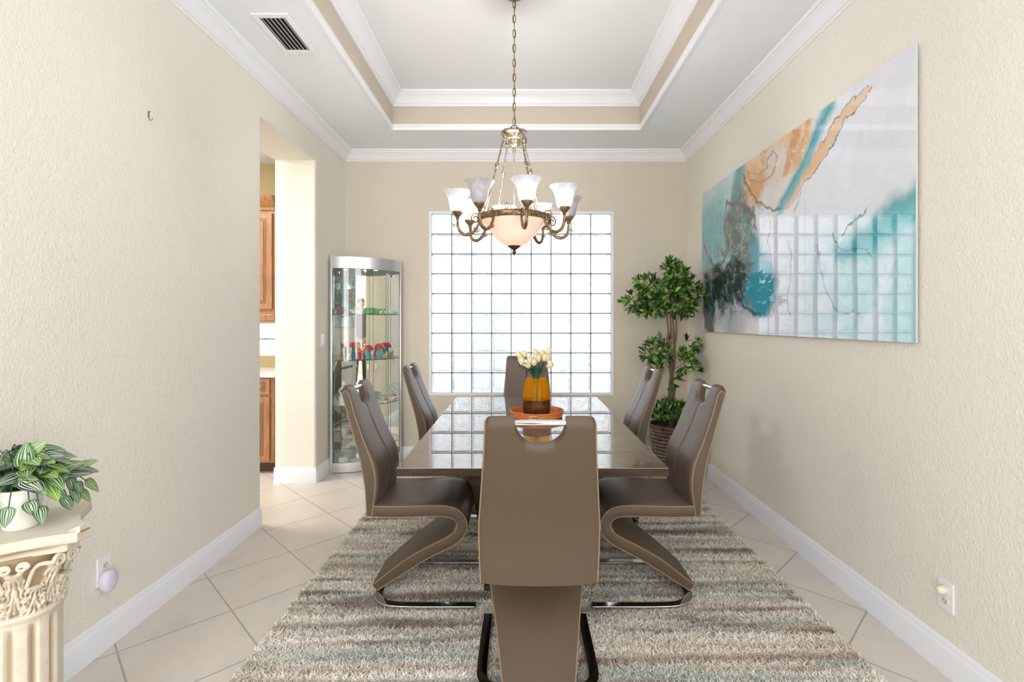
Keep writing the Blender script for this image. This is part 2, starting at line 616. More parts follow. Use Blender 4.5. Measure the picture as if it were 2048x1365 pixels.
# ------------------------------------------------------------------ mesh builder
class MB:
    def __init__(self):
        self.v = []
        self.f = []
        self.uv = []

    def add(self, vs, fs, uv=None):
        o = len(self.v)
        self.v += [tuple(p) for p in vs]
        self.f += [tuple(i + o for i in q) for q in fs]
        self.uv += list(uv) if uv is not None else [(0, 0)] * len(vs)
        return self

    def box(self, x0, x1, y0, y1, z0, z1, mat=None):
        vs = [(x, y, z) for z in (z0, z1) for y in (y0, y1) for x in (x0, x1)]
        if mat is not None:
            vs = [mat @ Vector(p) for p in vs]
        return self.add(vs, [(0, 2, 3, 1), (4, 5, 7, 6), (0, 1, 5, 4), (2, 6, 7, 3), (0, 4, 6, 2), (1, 3, 7, 5)])

    def tube(self, path, r, n=8, closed=False, flat=None):
        """round (or flat: (half width, half height)) tube on a path; r may be a list"""
        P = [Vector(p) for p in path]
        m = len(P)
        rr = r if isinstance(r, (list, tuple)) else [r] * m
        T = []
        for i in range(m):
            if closed:
                t = P[(i + 1) % m] - P[i - 1]
            else:
                t = P[min(i + 1, m - 1)] - P[max(i - 1, 0)]
            T.append(t.normalized() if t.length > 1e-9 else Vector((0, 0, 1)))
        up = Vector((0, 0, 1)) if abs(T[0].z) < 0.9 else Vector((1, 0, 0))
        nrm = (up - T[0] * up.dot(T[0])).normalized()
        vs = []
        for i in range(m):
            nrm = (nrm - T[i] * nrm.dot(T[i]))
            nrm = nrm.normalized() if nrm.length > 1e-6 else T[i].orthogonal().normalized()
            b = T[i].cross(nrm)
            for j in range(n):
                a = 2 * PI * j / n
                vs.append(P[i] + (nrm * math.cos(a) + b * math.sin(a)) * rr[i])
        fs = []
        for i in range(m if closed else m - 1):
            for j in range(n):
                a = i * n + j
                b2 = i * n + (j + 1) % n
                c = ((i + 1) % m) * n + (j + 1) % n
                d = ((i + 1) % m) * n + j
                fs.append((a, b2, c, d))
        if not closed:
            fs.append(tuple(range(n - 1, -1, -1)))
            fs.append(tuple((m - 1) * n + j for j in range(n)))
        return self.add(vs, fs)

    def lathe(self, prof, n=24, c=(0, 0, 0), cap=True, mat=None):
        vs = []
        for (r, z) in prof:
            for j in range(n):
                a = 2 * PI * j / n
                p = Vector((r * math.cos(a), r * math.sin(a), z))
                if mat is not None:
                    p = mat @ p
                vs.append((p[0] + c[0], p[1] + c[1], p[2] + c[2]))
        fs = []
        for i in range(len(prof) - 1):
            for j in range(n):
                fs.append((i * n + j, i * n + (j + 1) % n, (i + 1) * n + (j + 1) % n, (i + 1) * n + j))
        if cap:
            fs.append(tuple(range(n - 1, -1, -1)))
            fs.append(tuple((len(prof) - 1) * n + j for j in range(n)))
        return self.add(vs, fs)

    def ball(self, c, r, n=10, s=(1, 1, 1)):
        prof = [(max(1e-4, r * math.sin(PI * i / n)), -r * math.cos(PI * i / n)) for i in range(n + 1)]
        m = Matrix.Diagonal((s[0], s[1], s[2]))
        return self.lathe(prof, n + 4, c, True, m)

    def loft(self, rings, cap=True, closed=False):
        n = len(rings[0])
        vs = [p for r in rings for p in r]
        fs = []
        m = len(rings)
        for i in range(m if closed else m - 1):
            k2 = (i + 1) % m
            for j in range(n):
                fs.append((i * n + j, i * n + (j + 1) % n, k2 * n + (j + 1) % n, k2 * n + j))
        if cap and not closed:
            fs.append(tuple(range(n - 1, -1, -1)))
            fs.append(tuple((m - 1) * n + j for j in range(n)))
        return self.add(vs, fs)

    def build(self, name, mat, parent=None, smooth=True, bevel=0, seg=2, angle=35, subsurf=0, loc=None, fix=True):
        me = bpy.data.meshes.new(name)
        me.from_pydata([tuple(p) for p in self.v], [], self.f)
        if fix:
            bm = bmesh.new()
            bm.from_mesh(me)
            bmesh.ops.recalc_face_normals(bm, faces=bm.faces)
            bm.to_mesh(me)
            bm.free()
        if any(u != (0, 0) for u in self.uv):
            ul = me.uv_layers.new(name='UVMap')
            for lp in me.loops:
                ul.data[lp.index].uv = self.uv[lp.vertex_index]
        me.materials.append(mat)
        if smooth:
            try:
                me.set_sharp_from_angle(angle=math.radians(angle))
            except Exception:
                pass
            me.polygons.foreach_set('use_smooth', [True] * len(me.polygons))
            try:
                me.set_sharp_from_angle(angle=math.radians(angle))
            except Exception:
                pass
        me.update()
        o = bpy.data.objects.new(name, me)
        COL.objects.link(o)
        if parent is not None:
            o.parent = parent
        if loc is not None:
            o.location = loc
        if bevel:
            b = o.modifiers.new('bevel', 'BEVEL')
            b.width = bevel
            b.segments = seg
            b.limit_method = 'ANGLE'
            b.angle_limit = math.radians(40)
        if subsurf:
            s = o.modifiers.new('subsurf', 'SUBSURF')
            s.levels = subsurf
            s.render_levels = subsurf
        return o


def empty(name, loc, rz=0.0, label=None, cat=None, group=None):
    o = bpy.data.objects.new(name, None)
    o.empty_display_size = 0.1
    o.location = loc
    o.rotation_euler = (0, 0, rz)
    COL.objects.link(o)
    if label:
        tag(o, label, cat, group)
    return o


def tag(o, label, cat, group=None, kind=None):
    o['label'] = label
    o['category'] = cat
    if group:
        o['group'] = group
    if kind:
        o['kind'] = kind
    return o


def struct(o, label, cat):
    o['kind'] = 'structure'
    o['label'] = label
    o['category'] = cat
    return o


def dup(root, loc, rz, label):
    def cp(o, par):
        c = o.copy()
        COL.objects.link(c)
        c.parent = par
        for ch in [x for x in bpy.data.objects if x.parent == o]:
            cp(ch, c)
        return c
    r = cp(root, None)
    r.location = loc
    r.rotation_euler = (0, 0, rz)
    r['label'] = label
    return r


def catmull(pts, per=6):
    P = [Vector(p) for p in pts]
    out = []
    for i in range(len(P) - 1):
        p0 = P[max(i - 1, 0)]
        p1, p2 = P[i], P[i + 1]
        p3 = P[min(i + 2, len(P) - 1)]
        for k in range(per):
            t = k / per
            out.append(0.5 * ((2 * p1) + (p2 - p0) * t + (2 * p0 - 5 * p1 + 4 * p2 - p3) * t * t + (3 * p1 - p0 - 3 * p2 + p3) * t ** 3))
    out.append(P[-1])
    return out


def interp(x, xs, ys):
    return float(np.interp(x, xs, ys))


# ------------------------------------------------------------------ room shell
XL, XR, YB = -1.755, 1.67, 5.02
CZ, TZ = 3.08, 3.38
OP0, OP1, OPZ = 3.39, 4.30, 2.765
WT = 0.355

m = MB()
m.box(-6.5, 5.5, -4.4, 6.4, -0.12, 0.0)
struct(m.build('floor', M['tile'], smooth=False), 'beige ceramic tile floor laid on the diagonal', 'floor')

# left wall with the cased opening: outline in (y, z), extruded in x
def wall_prism(name, outline, x0, x1, mat, bevel):
    me = MB()
    n = len(outline)
    vs = [(x0, y, z) for y, z in outline] + [(x1, y, z) for y, z in outline]
    fs = [tuple(range(n)), tuple(range(2 * n - 1, n - 1, -1))] + [(i, (i + 1) % n, n + (i + 1) % n, n + i) for i in range(n)]
    me.add(vs, fs)
    return me.build(name, mat, smooth=True, bevel=bevel, seg=4)


o = wall_prism('wall_left', [(0.55, 0), (OP0, 0), (OP0, OPZ), (OP1, OPZ), (OP1, 0), (YB + 0.02, 0), (YB + 0.02, 3.4), (0.55, 3.4)], XL - WT, XL, M['wall'], 0.018)
struct(o, 'cream textured left wall with a tall opening to the kitchen', 'wall')
m = MB()
m.box(XR, XR + 0.2, 0.55, YB + 0.2, 0, 3.4)
struct(m.build('wall_right', M['wall'], smooth=False), 'cream textured right wall', 'wall')

WX0, WX1, WZ0, WZ1 = -0.915, 0.93, 0.645, 2.485
m = MB()
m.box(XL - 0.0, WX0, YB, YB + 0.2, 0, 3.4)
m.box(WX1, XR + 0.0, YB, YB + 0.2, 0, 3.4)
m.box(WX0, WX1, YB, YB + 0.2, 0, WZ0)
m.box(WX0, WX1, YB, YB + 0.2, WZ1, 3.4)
struct(m.build('wall_back', M['wall_back'], smooth=False), 'textured back wall, coloured darker as backlit, around the glass block window', 'wall')

# ceiling ring round the tray and the raised tray
TX0, TX1, TY0, TY1 = -1.125, 1.05, 1.70, 4.41
m = MB()
m.box(XL - 0.02, TX0, 0.55, YB + 0.02, CZ, CZ + 0.04)
m.box(TX1, XR + 0.02, 0.55, YB + 0.02, CZ, CZ + 0.04)
m.box(TX0, TX1, TY1, YB + 0.02, CZ, CZ + 0.04)
m.box(TX0, TX1, 0.55, TY0, CZ, CZ + 0.04)
struct(m.build('ceiling', M['ceiling'], smooth=False), 'white textured lower ceiling around the tray', 'ceiling')
m = MB()
t = 0.03
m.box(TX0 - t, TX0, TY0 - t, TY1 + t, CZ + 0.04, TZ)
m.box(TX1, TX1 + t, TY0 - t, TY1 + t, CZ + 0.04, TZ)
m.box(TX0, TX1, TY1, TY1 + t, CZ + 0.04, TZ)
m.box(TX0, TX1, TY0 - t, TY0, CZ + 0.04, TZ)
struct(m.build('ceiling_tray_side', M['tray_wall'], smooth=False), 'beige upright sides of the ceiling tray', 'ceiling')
m = MB()
m.box(TX0 - 0.03, TX1 + 0.03, TY0 - 0.03, TY1 + 0.03, TZ, TZ + 0.04)
struct(m.build('ceiling_tray_top', M['ceiling_smooth'], smooth=False), 'smooth white raised centre of the ceiling tray', 'ceiling')


def rect_ring(x0, x1, y0, y1, prof, inward=1):
    """mitred moulding round a rectangle; prof = [(distance in from the wall, z)]"""
    rings = []
    for (d, z) in prof:
        d *= inward
        rings.append([(x0 + d, y0 + d, z), (x1 - d, y0 + d, z), (x1 - d, y1 - d, z), (x0 + d, y1 - d, z)])
    mb = MB()
    mb.loft(rings, cap=False, closed=True)
    return mb


crown = [(0, 0), (0, -0.098), (0.010, -0.098), (0.014, -0.088), (0.026, -0.082), (0.040, -0.062), (0.058, -0.040), (0.074, -0.028), (0.080, -0.026), (0.082, -0.018), (0.092, -0.016), (0.098, -0.008), (0.100, 0)]
mb = rect_ring(XL, XR, 0.30, YB, [(d, CZ + z) for d, z in crown])
struct(mb.build('trim_1', M['trim'], angle=25), 'white crown moulding at the top of the walls', 'trim')
mb = rect_ring(TX0, TX1, TY0, TY1, [(d * 1.05, TZ + z * 1.08) for d, z in crown])
struct(mb.build('trim_2', M['trim'], angle=25), 'white crown moulding inside the ceiling tray', 'trim')
mb = rect_ring(TX0, TX1, TY0, TY1, [(0.0, CZ + 0.03), (0.006, CZ + 0.006), (0.002, CZ - 0.010), (-0.008, CZ - 0.014), (-0.02, CZ - 0.008), (-0.034, CZ - 0.006), (-0.036, CZ + 0.002), (-0.01, CZ + 0.02)])
struct(mb.build('trim_3', M['trim'], angle=25), 'thin white moulding on the lower edge of the ceiling tray', 'trim')

BP = [(0, 0), (0.016, 0), (0.016, 0.098), (0.013, 0.108), (0.010, 0.112), (0.009, 0.124), (0.005, 0.131), (0, 0.132)]


def base_run(name, pts, label):
    """baseboard along a plan polyline, the room on the right-hand side when walking it"""
    P = [Vector((p[0], p[1])) for p in pts]
    rings = []
    for i, p in enumerate(P):
        ns = []
        if i > 0:
            d = (P[i] - P[i - 1]).normalized()
            ns.append(Vector((d.y, -d.x)))
        if i < len(P) - 1:
            d = (P[i + 1] - P[i]).normalized()
            ns.append(Vector((d.y, -d.x)))
        if len(ns) == 2:
            b = (ns[0] + ns[1]).normalized()
            b = b / max(0.3, b.dot(ns[0]))
        else:
            b = ns[0]
        rings.append([(p.x + b.x * d, p.y + b.y * d, z) for d, z in BP])
    mb = MB()
    mb.loft(rings)
    return struct(mb.build(name, M['trim'], angle=30), label, 'baseboard')


base_run('baseboard_left', [(XL, 0.55), (XL, OP0 - 0.018), (XL - 0.018, OP0), (XL - WT, OP0)], 'white baseboard on the left wall before the opening')
base_run('baseboard_jamb', [(XL - WT, OP1), (XL - 0.03, OP1), (XL - 0.009, OP1 + 0.009), (XL, OP1 + 0.03), (XL, YB)], 'white baseboard on the far jamb and corner')
base_run('baseboard_back', [(XL, YB), (XR, YB)], 'white baseboard on the back wall')
base_run('baseboard_right', [(XR, YB), (XR, 0.55)], 'white baseboard along the right wall')

# glass block window
fr = MB()
fw = 0.022
for (a, b, c, d) in ((WX0, WX1, WZ0, WZ0 + fw), (WX0, WX1, WZ1 - fw, WZ1)):
    fr.box(a, b, YB - 0.004, YB + 0.14, c, d)
for (a, b) in ((WX0, WX0 + fw), (WX1 - fw, WX1)):
    fr.box(a, b, YB - 0.004, YB + 0.14, WZ0 + fw, WZ1 - fw)
win = fr.build('window_1', M['trim'], smooth=False)
struct(win, 'large square window of nine by nine glass blocks', 'window')
NB = 9
px = (WX1 - WX0 - 2 * fw) / NB
pz = (WZ1 - WZ0 - 2 * fw) / NB
g = MB()
jm = MB()
Yf, Yk = YB + 0.02, YB + 0.11
for i in range(NB):
    for j in range(NB):
        cx = WX0 + fw + (i + 0.5) * px
        cz = WZ0 + fw + (j + 0.5) * pz
        hx, hz = px / 2 - 0.004, pz / 2 - 0.004
        def sq(s, y, rr):
            pts = []
            for (sx, sz) in ((-1, -1), (1, -1), (1, 1), (-1, 1)):
                for q in range(3):
                    ang = math.atan2(sz, sx) + (q - 1) * PI / 4
                    ex, ez = hx * s, hz * s
                    r = rr
                    pts.append((cx + sx * (ex - r) + r * math.cos(ang), y, cz + sz * (ez - r) + r * math.sin(ang)))
            return pts
        rings = [sq(0.77, Yf + 0.010, 0.012), sq(0.795, Yf + 0.009, 0.013), sq(0.825, Yf + 0.001, 0.014), sq(0.86, Yf, 0.014), sq(0.97, Yf + 0.001, 0.010), sq(1.0, Yf + 0.006, 0.008),
                 sq(1.0, Yk - 0.006, 0.008), sq(0.97, Yk - 0.001, 0.010), sq(0.86, Yk, 0.014), sq(0.825, Yk - 0.001, 0.014), sq(0.795, Yk - 0.009, 0.013), sq(0.77, Yk - 0.010, 0.012)]
        g.loft(rings)
for i in range(1, NB):
    x = WX0 + fw + i * px
    jm.box(x - 0.0042, x + 0.0042, Yf + 0.006, Yk - 0.006, WZ0 + fw, WZ1 - fw)
    z = WZ0 + fw + i * pz
    jm.box(WX0 + fw, WX1 - fw, Yf + 0.008, Yk - 0.008, z - 0.0042, z + 0.0042)
g.build('glass_blocks', M['block'], win, angle=50)
jm.build('block_joints', M['mortar'], win, smooth=False)

# kitchen beyond the opening
m = MB()
m.box(-5.2, XL - WT, 5.15, 5.35, 0, 1.03)
m.box(-5.2, XL - WT, 5.15, 5.35, 1.375, 3.1)
m.box(-5.2, -3.3, 5.15, 5.35, 1.03, 1.375)
m.box(-2.30, XL - WT, 5.15, 5.35, 1.03, 1.375)
struct(m.build('wall_kitchen', M['kitchen_wall'], smooth=False), 'tan kitchen wall behind the wood cabinets', 'wall')
m = MB()
m.box(-5.2, XL - WT, 2.0, 5.3, 3.0, 3.1)
struct(m.build('ceiling_kitchen', M['ceiling_smooth'], smooth=False), 'white ceiling of the kitchen', 'ceiling')
fr = MB()
fr.box(-3.3, -2.30, 5.15, 5.25, 1.03, 1.05)
fr.box(-3.3, -2.30, 5.15, 5.25, 1.355, 1.375)
fr.box(-2.32, -2.30, 5.15, 5.25, 1.05, 1.355)
k2 = fr.build('window_2', M['trim'], smooth=False)
struct(k2, 'low glass block window over the kitchen counter', 'window')
g = MB()
jm = MB()
for i in range(6):
    for j in range(2):
        x1 = -2.325 - i * 0.16
        z0 = 1.055 + j * 0.152
        g.box(x1 - 0.15, x1, 5.17, 5.25, z0, z0 + 0.143)
jm.box(-3.29, -2.325, 5.175, 5.24, 1.199, 1.206)
g.build('glass_blocks', M['block'], k2, smooth=False, bevel=0.01)
jm.build('block_joints', M['mortar'], k2, smooth=False)

# outdoor pieces added for the light and dark tones the glass blocks break up
m = MB()
m.box(-6, 6, YB + 0.2, 14, -0.25, -0.15)  # added paving, kept pale so the lower blocks look bright
struct(m.build('ground_outside', plain('pale_paving', srgb(216, 218, 220), 0.9), smooth=False), 'pale paving added to brighten the view through the glass block window', 'ground')
m = MB()
m.box(-6, 6, YB + 0.2, YB + 1.2, 2.95, 3.1)  # added eave, refracts into dark squiggles
struct(m.build('eave_added_outside', plain('soffit_grey', srgb(150, 150, 150), 0.8), smooth=False), 'eave added outside for dark streaks in the glass block window', 'eave')
m = MB()
m.box(-5, 5, 11.5, 11.8, -0.15, 0.7)  # added low wall, a backdrop for the lower blocks
struct(m.build('wall_added_outside', plain('pale_stucco', srgb(205, 208, 212), 0.9), smooth=False), 'low pale wall added as a backdrop outside the window', 'wall')
m = MB()
m.box(-0.50, -0.20, 7.0, 7.2, -0.15, 2.3)  # added upright, brings blue-grey into a few block columns
struct(m.build('post_added_outside', plain('blue_grey_paint', srgb(132, 156, 180), 0.7), smooth=False), 'blue-grey post added outside for bluish tones in the window', 'post')
m = MB()
m.box(-5.2, -5.0, 0.55, 5.35, 0, 3.1)
struct(m.build('wall_kitchen_side', M['wall'], smooth=False), 'cream side wall of the kitchen', 'wall')
# living room behind the camera
m = MB()
m.box(-4.5, 4.5, -4.0, -3.8, 0, 3.4)
struct(m.build('wall_living_room', M['wall'], smooth=False), 'cream far wall of the living room behind the camera', 'wall')
m = MB()
m.box(-3.2, 3.2, -3.8, 0.55, 3.4, 3.5)
struct(m.build('ceiling_living_room', M['ceiling_smooth'], smooth=False), 'white ceiling of the living room behind the camera', 'ceiling')


# ------------------------------------------------------------------ ceiling vent
vent = empty('ceiling_vent', (-1.385, 2.96, CZ), 0, 'white metal air vent in the ceiling above the left wall', 'vent')
f = MB()
hx, hy = 0.103, 0.205
ix, iy = 0.072, 0.168
f.box(-hx, -ix, -hy, hy, -0.010, 0.0)
f.box(ix, hx, -hy, hy, -0.010, 0.0)
f.box(-ix, ix, -hy, -iy, -0.010, 0.0)
f.box(-ix, ix, iy, hy, -0.010, 0.0)
f.build('vent_frame', M['trim'], vent, smooth=False, bevel=0.003)
f = MB()
f.box(-ix, ix, -iy, iy, -0.0012, -0.0002)
f.build('duct_shade_sheet', M['black'], vent, smooth=False)  # black sheet standing in for the dark between the slats
for i in range(6):
    x = -0.066 + i * 0.0245
    f = MB()
    f.add([(x, -iy, -0.0015), (x, iy, -0.0015), (x + 0.010, iy, -0.010), (x + 0.010, -iy, -0.010),
           (x + 0.002, -iy, -0.0015), (x + 0.002, iy, -0.0015), (x + 0.012, iy, -0.010), (x + 0.012, -iy, -0.010)],
          [(0, 1, 2, 3), (4, 7, 6, 5), (0, 4, 5, 1), (3, 2, 6, 7), (0, 3, 7, 4), (1, 5, 6, 2)])
    f.build('slat', M['trim'], vent, smooth=False)
f = MB()
f.tube([(0.002, 0.172, -0.008), (-0.004, 0.178, -0.03)], 0.003, 6)
f.build('damper_lever', M['alu'], vent)
for y in (-0.187, 0.187):
    f = MB()
    f.ball((0, y, -0.011), 0.004, 6)
    f.build('screw', M['alu'], vent)


# ------------------------------------------------------------------ rug
RX0, RX1, RY0, RY1 = -1.10, 1.38, 1.42, 4.47


def make_rug():
    root = empty('area_rug', ((RX0 + RX1) / 2, (RY0 + RY1) / 2, 0), 0, 'striped shag area rug in cream, brown and sage under the dining table', 'rug')
    w, d = (RX1 - RX0) / 2, (RY1 - RY0) / 2
    b = MB()
    b.box(-w, w, -d, d, 0.0005, 0.006)
    ob = b.build('rug_backing', plain('rug_backing', srgb(168, 156, 142), 0.9), root, smooth=False)
    # pile: curved tufts, denser towards the near side where they are seen largest
    n = 430000
    rng = np.random.default_rng(3)
    u = rng.random(n)
    y = -d + (2 * d) * u ** 1.25
    x = rng.uniform(-w, w, n)
    hgt = rng.uniform(0.014, 0.028, n)
    ang = rng.uniform(0, 2 * PI, n)
    wid = rng.uniform(0.0016, 0.0032, n) * (0.9 + 0.5 * (y + d) / (2 * d))
    lean = rng.uniform(0.008, 0.024, n)
    la = rng.uniform(0, 2 * PI, n)
    lx, ly = np.cos(la) * lean, np.sin(la) * lean
    dx, dy = np.cos(ang) * wid, np.sin(ang) * wid
    V = np.zeros((n, 5, 3), dtype=np.float32)
    V[:, 0] = np.stack([x - dx, y - dy, np.full(n, 0.005)], 1)
    V[:, 1] = np.stack([x + dx, y + dy, np.full(n, 0.005)], 1)
    V[:, 2] = np.stack([x + dx * 0.9 + lx * 0.4, y + dy * 0.9 + ly * 0.4, 0.005 + hgt * 0.6], 1)
    V[:, 3] = np.stack([x - dx * 0.9 + lx * 0.4, y - dy * 0.9 + ly * 0.4, 0.005 + hgt * 0.6], 1)
    V[:, 4] = np.stack([x + lx * 1.3, y + ly * 1.3, 0.005 + hgt * 0.9], 1)
    V[:, :, 0] = np.clip(V[:, :, 0], -w - 0.008, w + 0.008)
    me = bpy.data.meshes.new('pile')
    me.vertices.add(n * 5)
    me.vertices.foreach_set('co', V.reshape(-1))
    base = (np.arange(n) * 5)[:, None]
    loops = (base + np.array([0, 1, 2, 3, 3, 2, 4])[None, :]).reshape(-1).astype(np.int32)
    me.loops.add(n * 7)
    me.loops.foreach_set('vertex_index', loops)
    me.polygons.add(n * 2)
    ls = (np.arange(n)[:, None] * 7 + np.array([0, 4])[None, :]).reshape(-1).astype(np.int32)
    me.polygons.foreach_set('loop_start', ls)
    me.update(calc_edges=True)
    at = me.attributes.new('tuft_root', 'FLOAT_VECTOR', 'POINT')
    R = np.zeros((n, 5, 3), dtype=np.float32)
    R[:, :, 0] = x[:, None]
    R[:, :, 1] = y[:, None]
    at.data.foreach_set('vector', R.reshape(-1))
    me.materials.append(M['rug'])
    o = bpy.data.objects.new('pile', me)
    COL.objects.link(o)
    o.parent = root
    o['kind'] = 'stuff'


make_rug()


# ------------------------------------------------------------------ dining table
table = empty('dining_table', (0.051, 3.12, 0), 0, 'rectangular grey-brown dining table with a mirror-glossy top', 'table')
tw, tl = 0.577, 1.0
m = MB()
m.box(-tw, tw, -tl, tl, 0.726, 0.7585)
m.build('tabletop', M['table_edge'], table, smooth=False, bevel=0.002)
m = MB()
m.box(-tw + 0.001, tw - 0.001, -tl + 0.001, tl - 0.001, 0.7586, 0.760)
m.build('polished_surface', M['table_top'], table, smooth=False)
for s in (-1, 1):
    # slanted wide trestle legs that meet a foot plate
    m = MB()
    m.add([(s * 0.17, -0.42, 0.05), (s * 0.23, -0.42, 0.05), (s * 0.23, 0.42, 0.05), (s * 0.17, 0.42, 0.05),
           (s * 0.30, -0.42, 0.70), (s * 0.36, -0.42, 0.70), (s * 0.36, 0.42, 0.70), (s * 0.30, 0.42, 0.70)],
          [(0, 3, 2, 1), (4, 5, 6, 7), (0, 1, 5, 4), (1, 2, 6, 5), (2, 3, 7, 6), (3, 0, 4, 7)])
    m.build('leg', M['table_edge'], table, smooth=False, bevel=0.004)
m = MB()
m.box(-0.38, 0.38, -0.55, 0.55, 0.70, 0.7255)
m.build('apron', M['table_edge'], table, smooth=False, bevel=0.003)
m = MB()
m.box(-0.235, 0.235, -0.60, 0.60, 0.024, 0.05)
m.build('foot_plate', M['table_edge'], table, smooth=False, bevel=0.003)
for sx in (-1, 1):
    for sy in (-1, 1):
        m = MB()
        m.box(sx * 0.2 - 0.02, sx * 0.2 + 0.02, sy * 0.56 - 0.02, sy * 0.56 + 0.02, 0.006, 0.0235)
        m.build('foot', M['dark_plastic'], table, smooth=False, bevel=0.003)


# ------------------------------------------------------------------ dining chair
def make_chair(label):
    root = empty('dining_chair', (0, 0, 0), 0, label, 'chair', 'taupe cantilever dining chairs round the table')
    ZB, ZT = 0.452, 1.066
    zs = [0.45, 0.506, 0.56, 0.624, 0.72, 0.83, 0.957, 1.03, 1.066]
    ur = [0.0, -0.001, -0.003, -0.010, -0.030, -0.064, -0.104, -0.126, -0.136]
    zf = [0.45, 0.506, 0.56, 0.624, 0.70, 0.81, 0.936, 1.03, 1.066]
    uf = [0.034, 0.041, 0.050, 0.053, 0.040, -0.008, -0.055, -0.082, -0.094]
    wz = [0.45, 0.55, 0.66, 0.80, 0.95, 1.066]
    ww = [0.207, 0.212, 0.213, 0.201, 0.188, 0.182]
    def sm(z, a, b):
        # smoothed interpolation
        return sum(interp(z + k * 0.012, a, b) for k in (-2, -1, 0, 1, 2)) / 5
    RN, DN = 0.088, 0.090
    def top(x):
        ax = abs(x)
        hw = 0.190
        if ax < RN:
            return ZT - 0.004 - DN * (1 - (ax / RN) ** 2.6) ** 0.5
        e = max(0, ax - (hw - 0.018)) / 0.018
        return ZT - 0.018 * (1 - math.sqrt(max(0, 1 - min(1, e) ** 2)))
    # sample x densely near the notch walls and the edges; xs in units of the half width
    fx = [-1, -0.985, -0.955, -0.92, -0.85, -0.72, -0.60, -0.50, -0.475, -0.464, -0.4615, -0.455, -0.44, -0.41, -0.36, -0.30, -0.22, -0.14, -0.07, -0.035, -0.012]
    fx = fx + [0] + [-q for q in fx[::-1]]
    NT = 30
    def grid(fu, t0=0.0, t1=1.0):
        rows = []
        for it in range(NT + 1):
            t = t0 + (t1 - t0) * it / NT
            row = []
            for q in fx:
                tp = top(q * 0.190)
                zb = ZB - 0.009 * (1 - q * q)
                z = zb + t * (tp - zb)
                w = sm(z, wz, ww)
                row.append((q * w, fu(q, z, tp), z))
            rows.append(row)
        return rows
    def rear(q, z, tp):
        e = max(0, (z - (tp - 0.02)) / 0.02)
        return sm(z, zs, ur) + 0.010 * abs(q) ** 10 + 0.016 * (1 - math.sqrt(max(0, 1 - e * e)))
    def mid(q, z, tp):
        e = max(0, (z - (tp - 0.02)) / 0.02)
        return sm(z, zf, uf) - 0.010 * (1 - math.sqrt(max(0, 1 - e * e)))
    def front(q, z, tp):
        e = max(0, (z - (tp - 0.02)) / 0.02)
        edge = (1 - abs(q) ** 6) ** 0.5
        bulge = (0.006 + 0.016 * math.exp(-((z - 0.63) / 0.16) ** 2)) * edge
        seam = 0.011 * math.exp(-(q / 0.022) ** 2)
        return sm(z, zf, uf) + 0.001 + bulge - seam - 0.014 * (1 - math.sqrt(max(0, 1 - e * e)))
    def solid(A, B):
        mb = MB()
        nx = len(fx)
        vs = [p for r in A for p in r] + [p for r in B for p in r]
        off = nx * (NT + 1)
        fs = []
        for i in range(NT):
            for j in range(nx - 1):
                a = i * nx + j
                fs.append((a, a + 1, a + nx + 1, a + nx))
                fs.append((off + a, off + a + nx, off + a + nx + 1, off + a + 1))
        for j in range(nx - 1):
            fs.append((j, off + j, off + j + 1, j + 1))
            a = NT * nx + j
            fs.append((a, a + 1, off + a + 1, off + a))
        for i in range(NT):
            for j in (0, nx - 1):
                a = i * nx + j
                fs.append((a, a + nx, off + a + nx, off + a))
        mb.add(vs, fs)
        return mb
    R, Mi, F = grid(rear), grid(mid), grid(front)
    solid(R, Mi).build('backrest_shell', M['leather_back'], root, angle=50)
    cu = solid(Mi, F).build('backrest_cushion', M['leather_front'], root, angle=50)
    cu['label'] = 'smoother dark taupe front padding with a centre seam'
    mb = MB()
    nx = len(fx)
    c = nx // 2
    seam = [(F[i][c][0], F[i][c][1] + 0.0015, F[i][c][2]) for i in range(1, NT - 1)]
    mb.tube(seam, 0.0022, 6)
    mb.build('seam', M['seam'], root)
    # piping along both rear edges and both front edges of the back
    for sgn, idx in ((-1, 0), (1, nx - 1)):
        for G in (R, Mi):
            mb = MB()
            mb.tube([(G[i][idx][0] + sgn * 0.0005, G[i][idx][1], G[i][idx][2]) for i in range(NT + 1)], 0.0029, 6)
            mb.build('piping', M['piping'], root)
    mb = MB()
    mb.tube([(-0.108, -0.106, ZT - 0.023), (0.108, -0.106, ZT - 0.023)], 0.0105, 16)
    h = mb.build('handle_bar', M['chrome'], root, angle=50)
    h['label'] = 'round chrome handle across the notch in the backrest'
    # z-shaped seat and support leg: one sweep cut at the nose
    cl = [(0.040, 0.477), (0.12, 0.476), (0.22, 0.478), (0.32, 0.482), (0.385, 0.480), (0.430, 0.468), (0.458, 0.438), (0.464, 0.402), (0.446, 0.366),
          (0.400, 0.330), (0.320, 0.284), (0.220, 0.220), (0.120, 0.145), (0.026, 0.072)]
    path = [Vector((0, u, z)) for u, z in cl]
    path = catmull(path, 6)
    L = [0]
    for i in range(1, len(path)):
        L.append(L[-1] + (path[i] - path[i - 1]).length)
    tot = L[-1]
    def width(s):
        return interp(s, [0, 0.10, 0.38, 0.50, 0.60, 0.80, 1.0], [0.212, 0.217, 0.219, 0.217, 0.203, 0.165, 0.132])
    def half(s):
        return interp(s, [0, 0.3, 0.45, 0.55, 0.8, 1.0], [0.027, 0.028, 0.026, 0.027, 0.028, 0.020])
    rings = []
    edges = {(-1, -1): [], (-1, 1): [], (1, -1): [], (1, 1): []}
